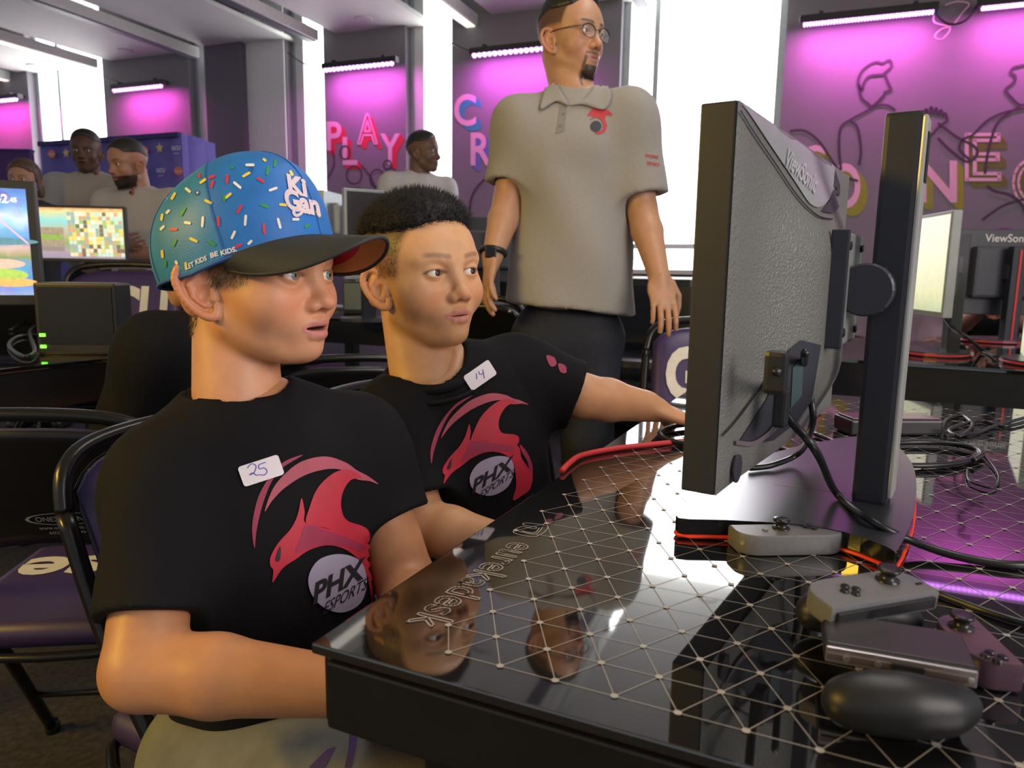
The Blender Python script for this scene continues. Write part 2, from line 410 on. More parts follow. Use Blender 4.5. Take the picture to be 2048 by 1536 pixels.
# suspended ceiling panels and the linear fixtures between them
ZC = 3.3
tips = [(2010, -46), (1660, -20), (1330, 18), (880, 62), (618, 97), (400, 120), (215, 147), (62, 166)]
tp = [PZ(x, y, ZC) for x, y in tips]
m_fix = M('fixture_white', (0.62, 0.61, 0.60), 0.5); m_fixd = M('fixture_dark', (0.10, 0.10, 0.13), 0.5)
m_tube = M('fixture_diffuser', (1.0, 0.93, 0.80), 0.4, emit=0.9, vary=0.0)
where = ['over the right end of the desk', 'beside the wide window', 'over the man in the grey polo', 'in front of the PLAY wall', 'in front of the white pier', 'above the purple backdrop', 'above the bearded man', 'at the far left edge']
for i, p in enumerate(tp):
    wdt = (1.3, 1.25, 1.5)[i] if i < 3 else 1.02
    lab = 'pale suspended ceiling panel '+where[i]
    t = empty('ceiling_panel', lab, 'ceiling panel', (p.x, p.y, ZC), group='suspended ceiling panels')
    c = p-WD*wdt/2+WN*3.2
    B().box((c.x, c.y, ZC+0.02), (wdt, 6.4, 0.04), WAX, 0.004).build('panel', m_cloud, t)
    for k in range(4):
        q = p-WD*wdt*0.5+WN*(0.55+1.55*k); B().lathe((q.x, q.y, ZC-0.012), [(0.075, 0), (0.085, 0.006), (0.085, 0.014)], n=20).build('downlight', m_fix, t)
    for k in range(3):
        q = p-WD*wdt*(0.22)+WN*(0.45+2.0*k); B().tube([(q.x, q.y, ZC+0.03), (q.x, q.y, CEIL)], 0.004, 5).build('hanger_wire', m_fixd, t)
    if i == 7: continue
    g = p-WD*(wdt+0.20)+WN*0.35
    f = empty('linear_light', 'long white linear light fixture hung beside the panel '+where[i], 'light fixture', (g.x, g.y, ZC-0.1), group='linear fixtures')
    c = g+WN*2.7; B().box((c.x, c.y, ZC-0.03), (0.13, 5.4, 0.10), WAX, 0.006).build('housing', m_fix, f)
    B().box((c.x, c.y, ZC-0.085), (0.085, 5.36, 0.012), WAX).build('diffuser', m_fixd if i in (0, 1, 3, 4) else m_tube, f)
    for k in range(2):
        q = g+WN*(0.8+3.0*k); B().tube([(q.x, q.y, ZC+0.02), (q.x, q.y, CEIL)], 0.004, 5).build('hanger_wire', m_fixd, f)

# wash light bars on the wall: (px ends, label)
m_led = M('led_lens', (1.0, 0.30, 0.85), 0.3, emit=4.0, vary=0.0); m_led2 = M('led_lens_violet', (0.45, 0.25, 1.0), 0.3, emit=4.0, vary=0.0)
BARS = [((-60, 207), (38, 200), 'at the far left of the photo', 14, (1.0, 0.05, 0.55)), ((229, 182), (328, 172), 'above the purple backdrop', 17, (1.0, 0.08, 0.66)),
        ((651, 141), (790, 127), 'above the word PLAY', 17, (1.0, 0.12, 0.82)), ((946, 112), (1125, 94), 'beside the standing man', 17, (1.0, 0.12, 0.92)),
        ((1606, 50), (1868, 24), 'above the left line-drawn figure', 42, (1.0, 0.13, 0.78)), ((1962, 17), (2225, -8), 'at the upper right corner', 42, (1.0, 0.13, 0.78))]
for k, (a, b, lab, n, colr) in enumerate(BARS):
    P, Q = PW(*a, 0.16), PW(*b, 0.16); L = (Q-P).length; c = (P+Q)/2; z = c.z
    t = empty('wash_light_bar', 'black bar of magenta wash lights '+lab, 'light bar', c, group='wash light bars')
    hs = B().box((c.x, c.y, z+0.035), (L+0.05, 0.07, 0.055), WAX, 0.006).build('housing', m_black, t)
    for s in (-0.36, 0.36):
        q = c+WD*L*s-WN*0.06; B().box((q.x, q.y, z+0.07), (0.03, 0.19, 0.02), WAX).build('bracket', m_black, t)
    for par in (0, 1):
        bb = B()
        for j in range(par, n, 2):
            q = c+WD*L*((j+0.5)/n-0.5)+WN*0.022; bb.lathe((q.x, q.y, z-.022), [(0.25*L/n, 0.0), (0.44*L/n, 0.014), (.44*L/n, .032)], n=8)
            if n > 20: q2 = q-WN*0.03; bb.lathe((q2.x, q2.y, z-.012), [(0.3*L/n, 0.0), (0.44*L/n, 0.012), (.44*L/n, .02)], n=8)
        tag(bb.build('led_row', (m_led, m_led2)[par], hs), kind='stuff')
    lo = c+WN*.05+Vector((0, 0, -0.03)); d = c-WN*0.42+Vector((0, 0, -1.0))
    l = lamp('wash_lamp', lo, d, L*0.96, 0.03, 12.5*L, colr, 165)
    l.rotation_euler = Matrix((WD, (-(d-lo).normalized()).cross(WD), -(d-lo).normalized())).transposed().to_euler()
cb = lambda pts, r, name, lab, mat: tag(B().tube(spline(pts, 8), r, 6).build(name, mat, smooth=True), lab, 'cable')
cb([PW(x, y, .1) for x, y in [(575, 105), (610, 128), (652, 132)]], .006, 'power_cable', 'thin dark cable sagging to the light bar above PLAY', m_black)
cb([PW(x, y, .1) for x, y in [(875, 65), (905, 88), (948, 104)]], .006, 'power_cable', 'thin dark cable sagging to the light bar beside the standing man', m_black)
cb([PW(x, y, .1) for x, y in [(205, 150), (240, 165), (262, 172)]], .006, 'power_cable', 'thin dark cable running to the light bar above the backdrop', m_black)
cb([PW(x, y, .12) for x, y in [(1866, 5), (1872, 28), (1890, 45), (1912, 48), (1935, 38), (1955, 10), (1957, -10)]], .008, 'power_cable', 'black cable looped between the two right light bars', m_black)
cb([PW(x, y, .11) for x, y in [(1868, 30), (1870, 45), (1900, 56), (1885, 78), (1870, 74), (1880, 60), (1905, 50), (1925, 25), (1938, 8), (1915, 3), (1890, 10)]], .005, 'power_cable', 'pale pink cable tied in a loop between right light bars', M('pale_cable', (.75, .5, .6), .5))

# ---- painted wall lettering and line drawings (flat prints on the wall)
def wtext(s, x, y, wpx, hpx, mat, off, outline=0.0, bold=0.02, dots=False):
    v, f, tw, th = text2d(s, bold=bold, outline=outline)
    P = [PW(x+a*wpx/tw, y-b*hpx/th, off) for a, b in v]
    B().add(P, f).build('painted_letter', mat, wall)
def c3(n, c): return M(n, c, 0.7, vary=0.04)
pk, rd, bl, tl, ye, dye = c3('letter_pink', (.72, .42, .55)), c3('letter_red', (.60, .03, .06)), c3('letter_blue', (.12, .16, .45)), c3('letter_teal', (.04, .30, .38)), c3('letter_ochre', (.27, .29, .03)), c3('letter_dark_ochre', (.14, .14, .03))
for s, x, y, wd, h, face, side, out in [('P', 668, 272, 30, 58, pk, rd, 0), ('L', 700, 302, 30, 56, pk, rd, 0), ('A', 735, 258, 40, 60, rd, rd, 1), ('Y', 780, 298, 40, 62, pk, rd, 0),
        ('C', 930, 220, 44, 64, pk, tl, 0), ('R', 962, 298, 42, 66, pk, bl, 0), ('E', 1003, 278, 34, 60, pk, bl, 1), ('C', 1626, 325, 50, 70, pk, ye, 0),
        ('O', 1690, 372, 62, 92, pk, ye, 0), ('N', 1800, 325, 56, 88, pk, ye, 0), ('N', 1876, 363, 76, 84, pk, ye, 0), ('E', 1966, 314, 70, 92, ye, dye, 1), ('C', 2058, 365, 66, 95, ye, dye, 1), ('T', 2140, 330, 60, 90, pk, ye, 0)]:
    d = h*0.16
    for q in (1.0, 0.8, 0.6, 0.4, 0.2): wtext(s, x+d*q, y+d*q, wd, h, side, 0.003+0.0004*(1-q))
    if not out: wtext(s, x, y, wd, h, face, 0.005)
    else: wtext(s, x, y, wd*1.05, h*1.05, pk, 0.006, outline=0.025, bold=0.0)
m_line = c3('mural_line', (.055, .035, .06))
def wline(pts, w=0.018, name='mural_line'): B().ribbon(spline([PW(x, y, 0.0075) for x, y in pts], 6), w, WN).build(name, m_line, wall)
# two line-drawn figures with clasped hands
wline([(1722, 182), (1716, 165), (1722, 145), (1735, 132), (1752, 124), (1765, 126), (1779, 120), (1783, 132), (1774, 142), (1770, 145), (1766, 149), (1740, 152), (1728, 165), (1724, 180), (1717, 168)])
wline([(1718, 172), (1723, 195), (1735, 206), (1745, 212), (1768, 190), (1770, 184), (1782, 180), (1778, 170), (1772, 155), (1770, 145)])
wline([(1745, 212), (1770, 210), (1785, 216), (1790, 222)]); wline([(1768, 190), (1745, 215), (1700, 240), (1682, 255), (1678, 290), (1682, 340)])
wline([(1700, 242), (1715, 255), (1722, 300), (1718, 330)])
wline([(1580, 262), (1610, 262), (1640, 285), (1670, 330), (1690, 352), (1716, 362)])
wline([(1822, 278), (1840, 262), (1848, 240), (1840, 232), (1846, 222), (1852, 230), (1852, 218), (1858, 228), (1862, 214), (1868, 228), (1872, 216), (1877, 230), (1882, 220), (1886, 232), (1890, 226), (1894, 242), (1880, 252), (1855, 280), (1818, 322)])
wline([(1876, 246), (1915, 275), (1945, 290), (1955, 305), (1945, 320), (1930, 322), (1900, 300), (1876, 276)])
wline([(2060, 215), (2020, 222), (1985, 235), (1965, 250), (1945, 270), (1925, 280), (1920, 300), (1940, 320)])
wline([(2050, 130), (2028, 135), (2022, 145), (2030, 152), (2028, 165), (2012, 178), (2018, 190), (2040, 210), (2060, 205)])
wline([(2040, 212), (2000, 240), (1985, 270), (1975, 310), (1970, 348)]); wline([(1974, 372), (1990, 382), (2020, 390), (2045, 410), (2055, 440)])
wline([(2048, 398), (2010, 410), (1985, 425), (1965, 440)])
# curls under PLAY and beside the man
for cx, cy, rx, ry in [(708, 350, 15, 18), (754, 357, 14, 18), (782, 347, 9, 11), (690, 305, 10, 13), (775, 330, 8, 9)]:
    wline([(cx+rx*math.cos(a), cy+ry*math.sin(a)) for a in np.linspace(0, 2*math.pi*1.02, 14)], 0.014)
wline([(722, 330), (740, 352), (752, 375), (770, 383), (795, 380)], .014); wline([(680, 400), (690, 380), (705, 376), (735, 380), (755, 390), (770, 410)], .014)
wline([(665, 300), (668, 330), (655, 355)], .014)
wline([(1000, 345), (968, 360), (945, 390), (938, 430)], .02)

# purple sponsor backdrop
bk = empty('sponsor_backdrop', 'purple fabric backdrop printed with rows of sponsor logos behind two men', 'backdrop', PY(220, 600, 5.75))
BY = 5.7
m_pur = M('purple_fabric', (0.15, 0.125, 0.50), 0.7, vary=0.12, scale=6); m_pur2 = M('purple_edge', (0.03, 0.02, 0.15), 0.7)
def bkp(px, py, off=0): return PP(px, py, Vector((-2.6, BY, 0))+WN*off, WN)
a0, a1 = bkp(80, 286), bkp(360, 266); zt = (a0.z+a1.z)/2
c = (a0+a1)/2; L = (Vector((a1.x, a1.y, 0))-Vector((a0.x, a0.y, 0))).length
nseg = 14
v = []; f = []
for i in range(nseg+1):
    t = i/nseg; p = Vector((a0.x+(a1.x-a0.x)*t, a0.y+(a1.y-a0.y)*t, 0))+WN*(0.012*math.sin(i*2.3))
    for z in (0.05, zt): v.append((p.x, p.y, z))
    for z in (0.05, zt): q = p-WN*0.25; v.append((q.x, q.y, z))
for i in range(nseg):
    k = 4*i; f += [(k, k+4, k+5, k+1), (k+2, k+3, k+7, k+6), (k+1, k+5, k+7, k+3)]
f += [(0, 1, 3, 2), (4*nseg, 4*nseg+2, 4*nseg+3, 4*nseg+1)]
obj('fabric_front', v, f, m_pur, bk, True)
B().box((c.x, c.y, zt-0.012)+tuple(), (L, 0.05, 0.035), WAX).build('top_hem', m_pur2, bk)
r0 = bkp(362, 264); r1 = PP(424, 272, Vector((-2.6, BY+0.45, 0)), WN); 
B().prism([(r0.x, r0.y, 0.05), (r1.x, r1.y, 0.05), (r1.x, r1.y, zt), (r0.x, r0.y, zt)], -WN*0.03).build('fabric_side', m_pur, bk)
m_or = M('logo_orange', (.70, .16, .06), .6); m_gold = M('logo_gold', (.60, .45, .16), .6); m_lw = M('logo_white', (.62, .58, .72), .6)
def lg(kind, px, py):
    if px > 362:
        d = (r1-r0); nn = Vector((d.y, -d.x, 0)).normalized(); nn = nn if nn.y < 0 else -nn; c = PP(px, py, r0+nn*0.03, nn); rt = Vector((d.x, d.y, 0)).normalized(); sc = 0.8
    else: c = bkp(px, py, 0.03); rt = WD; sc = 1.0; nn = WN
    if kind == 'c':
        B().add([c+(rt*math.cos(a)*.042*sc+UP*math.sin(a)*.030).copy() for a in np.linspace(0, 2*math.pi, 24, endpoint=False)], [tuple(range(24))]).build('logo_oval', m_or, bk)
        put_text('Canes', c+nn*.004, rt, UP, .075*sc, bold=.01).build('logo_word', m_lw, bk)
    elif kind == 's':
        B().add([c+rt*math.cos(a)*r+UP*math.sin(a)*r for a, r in [(math.pi/2+i*math.pi/5, .042 if i % 2 == 0 else .018) for i in range(10)]], [tuple(range(10))]).build('logo_star', m_gold, bk)
    else:
        put_text('GCU', c, rt, UP, .085*sc, bold=.03).build('logo_word', m_lw, bk); put_text('ESPORTS', c-UP*.038, rt, UP, .05*sc, bold=.01).build('logo_word', m_lw, bk)
for k, x, y in [('c', 103, 308), ('s', 132, 306), ('c', 194, 304), ('g', 253, 299), ('c', 288, 301), ('s', 319, 296), ('g', 352, 296), ('g', 405, 296), ('c', 262, 343), ('s', 289, 343), ('g', 321, 341), ('c', 357, 342), ('c', 410, 341), ('c', 325, 384)]: lg(k, x, y)
b2 = empty('dark_purple_banner', 'dark purple banner panel behind the long-haired woman at left', 'banner', PY(30, 600, 5.2))
p = PY(-40, 302, 5.2); q = PY(64, 300, 5.2); B().box(((p.x+q.x)/2, 5.2, p.z/2), (q.x-p.x, .05, p.z), bev=.01).build('panel', M('deep_purple', (.045, .01, .13), .6), b2)
B().box(((p.x+q.x)/2, 5.2, p.z+.006), (q.x-p.x, .06, .015)).build('top_rail', m_pur2, b2)
# ------------------------------------------------------------------ the gaming desk in front
DZ = 0.75
m_glass = M('black_glass', (0.006, 0.006, 0.007), 0.035, vary=0.0, spec=0.75, coat=0.0)
m_glass.node_tree.nodes['Principled BSDF'].inputs['IOR'].default_value = 2.0
m_apron = M('desk_black', (0.008, 0.008, 0.009), 0.35, vary=0.1)
m_print = M('desk_print', (0.34, 0.31, 0.27), 0.5, vary=0.05)
C0 = PZ(622, 1286, DZ)
DL, DW = 1.42, 0.86
desk = empty('gaming_desk', 'black glass-topped gaming desk printed with a triangle lattice, in the foreground', 'desk', C0+U*DW/2+V*DL/2-UP*DZ)
dax = (U, V, UP)
def DK(u, v, z=0.0): return C0+U*u+V*v+UP*z
B().box(DK(DW/2, DL/2, -0.004), (DW, DL, 0.008), dax, 0.0015).build('glass_top', m_glass, desk)
B().box(DK(DW/2+.004, DL/2+.004, -0.0105), (DW-.012, DL-.012, 0.005), dax).build('red_under_trim', M('trim_red', (.25, .01, .04), .4), desk)
for a, sz in [((DW/2, .013), (DW-.02, .02)), ((DW/2, DL-.013), (DW-.02, .02)), ((.013, DL/2), (.02, DL-.02)), ((DW-.013, DL/2), (.02, DL-.02))]:
    B().box(DK(a[0], a[1], -0.0135-.026), (sz[0], sz[1], .053), dax, .0025).build('apron', m_apron, desk)
for a in ((.08, .07), (DW-.08, .07), (.08, DL-.07), (DW-.08, DL-.07)):
    B().box(DK(a[0]+.02, a[1], -.066-.342), (.06, .06, .683), dax, .004).build('leg', m_apron, desk)
# printed lattice: nodes of the equilateral net measured on the photograph
SL = 0.15112*(CH-DZ); LX = Vector((-0.15674, 1.80993, 0))*(CH-DZ); LX.z = DZ
cy, sy = math.cos(0.08915), math.sin(0.08915)
nodes = {}
for c in range(-12, 40):
    for r2 in range(-60, 90):
        if (r2+c) % 2: continue
        a, b = c*3**.5/2*SL, r2/2*SL
        p = LX+Vector((cy*a-sy*b, sy*a+cy*b, 0)); q = p-C0; u, v = q.dot(U), q.dot(V)
        lu, lv = (p-LX).dot(U)/SL, (p-LX).dot(V)/SL
        if lv < -0.1 or u > DW-.04 or v > DL-.05: continue
        if lu < (-0.6 if lv < 5.6 else -1.7): continue
        nodes[(c, r2)] = p+UP*.0004
lb = B(); nb = B()
for (c, r2), p in nodes.items():
    nb.add([p+(U*math.cos(t)+V*math.sin(t))*.0027+UP*.0003 for t in np.linspace(0, 2*math.pi, 12, endpoint=False)], [tuple(range(12))])
    for d in ((0, 2), (1, 1), (1, -1)):
        q = nodes.get((c+d[0], r2+d[1]))
        if q: lb.ribbon([p, q], .0006, UP)
tag(lb.build('printed_lattice', m_print, desk), kind='stuff'); tag(nb.build('printed_dots', m_print, desk), kind='stuff')
# outlined lettering and emblem, read from the boys' side of the desk
s, e = PZ(1062, 1098, DZ), PZ(838, 1240, DZ); tc = (s+e)/2; tl_ = abs((e-s).dot(V))
put_text('eurekadesk', tc+UP*.0006, -V, U, tl_*1.10, height=.033, outline=.015).build('outlined_lettering', m_print, desk)
ec = PZ(1062, 1060, DZ)+UP*.0006; eb = B()
for k, r in enumerate((.0185, .0145, .0105)):
    q = [(-r, r*.75), (r, r*.75), (r, -r*.75), (-r*.2, -r*.75), (-r*.2, r*.1), (-r*.55, r*.1), (-r*.55, -r*.75), (-r, -r*.75)] if k == 0 else [(-r, r*.6), (r*.8, r*.75), (r*.8, -r*.75)]
    eb.ribbon(spline([ec-V*x*.9+U*y*.9 for x, y in q], 4, k == 0), .0009, UP)
eb.build('emblem', m_print, desk)
# drain-like cable cap reflected on glass
# ------------------------------------------------------------------ main monitor, seen from behind
MA = math.radians(32.8); MD = Vector((math.sin(MA), math.cos(MA), 0)); MB = Vector((math.cos(MA), -math.sin(MA), 0))
N0 = PD(1452, 590, 0.605); N0.z = 0
zT, zB = 1.156, 0.831; MW, MT = 0.54, 0.030
mon = empty('gaming_monitor', 'large dark gaming monitor on tall stand, seen from behind on the glass desk', 'monitor', (N0+MD*MW/2)+UP*DZ)
m_mon = M('monitor_side', (0.016, 0.018, 0.028), 0.5, 0.0, vary=0.08, scale=200)
m_tex = M('monitor_textured_back', (0.24, 0.24, 0.225), 0.33, 0.35, vary=0.08, scale=300, bump=0.6, bscale=420)
m_smooth = M('monitor_smooth_panel', (0.42, 0.43, 0.46), 0.33, 0.3, vary=0.04)
m_dkg = M('monitor_dark_grey', (0.035, 0.036, 0.050), 0.42)
m_base = M('stand_base_metal', (0.10, 0.105, 0.125), 0.27, 0.75, vary=0.05, scale=200)
max_ = (MD, MB, UP)
B().box(N0+MD*MW/2-MB*MT/2+UP*(zT+zB)/2, (MW, MT, zT-zB), max_, .002).build('bezel', m_mon, mon)
B().box(N0+MD*MW/2-MB*(MT+.0008)+UP*((zT+zB)/2+.004), (MW-.012, .001, zT-zB-.022), max_).build('screen', screen_mat('screen_light', [(0, (.35, .25, .2)), (.4, (.9, .6, .5)), (.7, (.95, .85, .8)), (1, (.7, .85, 1.))], 2.2), mon)
nu, nv = 44, 34; v = []; f = []
def sm(x): x = max(0, min(1, x)); return x*x*(3-2*x)
for i in range(nu+1):
    for j in range(nv+1):
        s_, z_ = MW*i/nu, (zT-zB)*j/nv
        hgt = sm((s_-.055)/.17)*sm((MW-s_-.055)/.17)*sm((z_+.02)/.11)*sm(((zT-zB)-z_+.01)/.13)
        rim = sm(s_/.004)*sm((MW-s_)/.004)*sm(z_/.003)*sm((zT-zB-z_)/.003)
        v.append(N0+MD*s_+MB*(.0005+rim*.002+.040*hgt)+UP*(zB+z_))
for i in range(nu):
    for j in range(nv): k = i*(nv+1)+j; f.append((k, k+nv+1, k+nv+2, k+1))
back = obj('textured_back', v, f, m_tex, mon, True); bb = BVHTree.FromPolygons(v, f)
decal('smooth_top_panel', fill2d([sp2([(1474, 192), (1560, 250), (1655, 322), (1668, 345), (1662, 390), (1640, 414), (1618, 408), (1592, 370), (1545, 300), (1505, 240)], 3, True)], 14), bb, m_smooth, mon, .0012)
decal('brand_lettering', text_px('ViewSonic', (1598, 343), (62, 60), (10, -34), bold=.01), bb, M('emboss', (.62, .63, .66), .3, .3), mon, .0030)
decal('dark_corner_facet', fill2d([[(1668, 340), (1678, 372), (1676, 415), (1662, 428), (1640, 424), (1655, 405), (1664, 380)]], 10), bb, m_dkg, mon, .0016)
decal('connector_recess', fill2d([[(1575, 700), (1600, 680), (1640, 690), (1622, 800), (1590, 845), (1545, 880), (1490, 890), (1478, 880), (1530, 800)]], 14), bb, m_dkg, mon, .0012)
decal('connector_label', fill2d([[(1582, 735), (1604, 712), (1600, 790), (1578, 815)]], 12), bb, M('label_grey', (.06, .10, .11), .3), mon, .0020)
decal('side_groove_line', stroke2d(sp2([(1470, 212), (1505, 268), (1545, 326), (1590, 392), (1630, 432), (1662, 440)], 4), 3), bb, m_black, mon, .0021)  # black groove line along the edge of the smooth panel
decal('lower_edge_line', stroke2d(sp2([(1575, 703), (1545, 738), (1510, 785), (1470, 838), (1440, 872)], 4), 3), bb, m_black, mon, .0021)
decal('cable_clip', stroke2d(sp2([(1466, 884), (1500, 886), (1530, 868), (1545, 852)], 4), 9), bb, M('clip_grey', (.16, .13, .15), .35), mon, .003)
pc = PP(1462, 935, N0, MB)+MB*.004
B().lathe(pc, [(.011, 0), (.013, .001), (.013, .0025), (.010, .003)], (MD, UP, MB), 20).build('joystick_button', m_dkg, mon)
mc = N0+MD*(MW/2)+MB*.043
mp = B().box(mc+MB*.006+UP*(1.005), (.105, .012, .118), max_, .003).build('mount_plate', M('mount_plate', (.30, .31, .31), .35, .3), mon)
B().box(mc-MD*.055+MB*.006+UP*(1.005), (.006, .018, .122), max_, .002).build('mount_rail', m_dkg, mon)
for a in (-.04, .04):
    for b in (-.045, .045): B().lathe(mc+MD*a+MB*.012+UP*(1.005+b), [(.005, 0), (.005, .002), (.003, .003)], (MD, UP, MB), 10).build('screw', m_black, mp)
CB = PZ(1742, 1000, .77); cc = Vector((CB.x, CB.y, 0))
arm = (cc-mc).dot(MB)
B().lathe(mc+MB*.028+UP*1.005-MD*.024, [(.026, 0), (.028, .002), (.028, .046), (.026, .048)], (MB, UP, MD), 28).build('tilt_hinge', m_dkg, mon)
B().box(mc+MB*(arm/2+.008)+UP*1.005, (.040, max(arm-.02, .02), .048), max_, .004).build('mount_arm', m_dkg, mon)
zc1 = PP(1768, 228, cc, Vector((0, -1, 0))).z
B().box(cc+UP*((zc1+.77)/2), (.044, .036, zc1-.77), max_, .005).build('stand_column', m_mon, mon)
B().box(cc+MB*.0195+UP*((zc1+.775)/2), (.042, .005, zc1-.785), max_, .002).build('column_back_strip', M('column_silver', (.46, .46, .44), .35, .3), mon)
B().box(cc+MB*.0225+UP*(zc1-.045), (.02, .002, .05), max_, .0008).build('column_slot', m_black, mon)
top = [(1357, 1036), (1366, 1014), (1395, 985), (1470, 932), (1548, 905), (1640, 884), (1720, 872), (1780, 884), (1815, 913), (1832, 955), (1827, 1030), (1795, 1100), (1775, 1094), (1690, 1064), (1586, 1048), (1450, 1040)]
P = [PZ(x, y, .772) for x, y in sp2(top, 3, True)]; cen = sum(P, Vector())/len(P)
n = len(P); lowp = [cen+(p-cen)*.985 for p in P]
v = P+[Vector((p.x, p.y, .757)) for p in P]+[Vector((p.x, p.y, .7505)) for p in lowp]
f = [tuple(range(n))]+[(i, (i+1) % n, n+(i+1) % n, n+i) for i in range(n)]+[(n+i, n+(i+1) % n, 2*n+(i+1) % n, 2*n+i) for i in range(n)]+[tuple(range(3*n-1, 2*n-1, -1))]
f = [tuple(reversed(q)) for q in f]
obj('stand_base', v, f, [m_base, M('base_gloss', (.008, .008, .009), .08)], mon, mi=[0]+[1]*(len(f)-1))
B().tube([Vector((p.x, p.y, .7535)) for p in [cen+(p-cen)*.996 for p in P]], .0022, 6, closed=True).build('red_trim', M('trim_glow_red', (.80, .05, .02), .35), mon, True)
B().ribbon([PZ(1548, 968, .7725), PZ(1690, 985, .7725)], .001, UP).build('base_seam', m_black, mon)
# ------------------------------------------------------------------ cables on the desk
m_cab = M('black_cable', (.012, .012, .014), .32, vary=.1)
def cable(pts, r, name, lab, mat=m_cab, n=10): return tag(B().tube(spline(pts, n), r, 8).build(name, mat, smooth=True), lab, 'cable')
bk0 = PP(1555, 745, N0+MB*.03, MB)
cable([PP(1552, 742, N0+MB*.042, MB), PD(1556, 790, .73), PD(1580, 840, .72), PD(1630, 900, .70), PZ(1672, 985, .78), PZ(1740, 1040, .779), PZ(1830, 1085, .762), PZ(1940, 1118, .755), PZ(2060, 1130, .7545), PZ(2250, 1110, .7545), PZ(2500, 1060, .7545)], .0042, 'power_cable', 'thick black cable from monitor back running right across the desk')
B().box(PP(1552, 745, N0+MB*.040, MB), (.014, .018, .036), max_, .004).build('cable_plug', m_black, mon)
B().box(PP(1562, 815, N0+MB*.030, MB), (.018, .012, .036), max_, .003).build('connector_block', m_black, mon)
cable([PP(1610, 705, N0+MB*.045, MB), PD(1608, 745, .78), PD(1622, 800, .78), PD(1624, 850, .80), PZ(1600, 905, .79), PZ(1545, 930, .778), PZ(1500, 936, .777)], .0038, 'power_cable', 'black cable hanging from the mount and curling onto stand base')
cable([PZ(1630, 868, .7545), PZ(1670, 886, .7545), PZ(1668, 912, .7545), PZ(1620, 915, .7545), PZ(1570, 900, .7545), PZ(1540, 890, .7545)], .0038, 'power_cable', 'black cable loop with grey tip behind the stand base')
m_redc = M('red_cable', (.52, .025, .03), .42)
cable([PZ(1124, 941, .7545), PZ(1140, 925, .755), PZ(1165, 910, .755), PZ(1230, 897, .755), PZ(1300, 889, .755), PZ(1380, 881, .755), PZ(1450, 876, .755), PZ(1560, 865, .755), PZ(1640, 822, .755)], .0042, 'red_cable', 'red cable laid over the desk edge toward the monitor', m_redc)
def loop(cx, cy, rx, ry, z, turns, r, lab, a0=0.0):
    pts = [PZ(cx+rx*(1+.04*k)*math.cos(a), cy+ry*(1+.05*k)*math.sin(a), z+.002*k) for k, a in [(i/12, a0+i/12*2*math.pi) for i in range(int(turns*12)+1)]]
    cable(pts, r, 'coiled_cable', lab, n=4)
loop(1395, 868, 72, 18, .7545, 2.2, .0036, 'black cable coiled beside the left edge of the monitor')
loop(1840, 908, 115, 22, .7545, 2.1, .0036, 'black cable coiled in wide loops right of the stand column')
cable([PZ(x, y, .754) for x, y in [(1880, 862), (1895, 838), (1925, 832), (1945, 850), (1920, 872), (1900, 858), (1960, 842), (2010, 852), (2060, 842)]], .0032, 'tangled_cable', 'tangle of thin black cable at the right end of the desk')
cable([PZ(x, y, .754) for x, y in [(1890, 872), (1950, 866), (1990, 852), (2070, 830)]], .0032, 'tangled_cable', 'straight thin black cable leading off the desk at right')
cable([PZ(x, y, .754) for x, y in [(1935, 940), (1940, 962), (1985, 975), (1998, 955), (1985, 930), (1960, 905)]], .0016, 'thin_cable', 'very thin cable squiggle on the magenta-lit part of the desk')
cable([PZ(x, y, .7535) for x, y in [(1838, 1172), (1900, 1196), (1980, 1225), (2070, 1250), (2250, 1275), (2500, 1270)]], .0030, 'flat_cable', 'black cable leaving the rear controller toward the right edge')
# dock lying at the right end
dk = empty('game_dock', 'black dock with pinkish top edge behind the stand column', 'dock', PZ(1800, 868, DZ))
p, q = PZ(1700, 872, DZ), PZ(1885, 872, DZ); dd = (q-p).normalized(); ddn = Vector((-dd.y, dd.x, 0))
B().box((p+q)/2+ddn*.03+UP*.014, ((q-p).length, .06, .026), (dd, ddn, UP), .004).build('dock_body', m_black, dk)
B().box((p+q)/2+ddn*.03+UP*.0285, ((q-p).length-.01, .05, .003), (dd, ddn, UP), .001).build('dock_lid', M('dock_lid', (.10, .03, .07), .25), dk)
B().box(q+ddn*.028+UP*.016+dd*.001, (.002, .03, .012), (dd, ddn, UP)).build('dock_port', M('silver', (.6, .58, .6), .3, .8), dk)

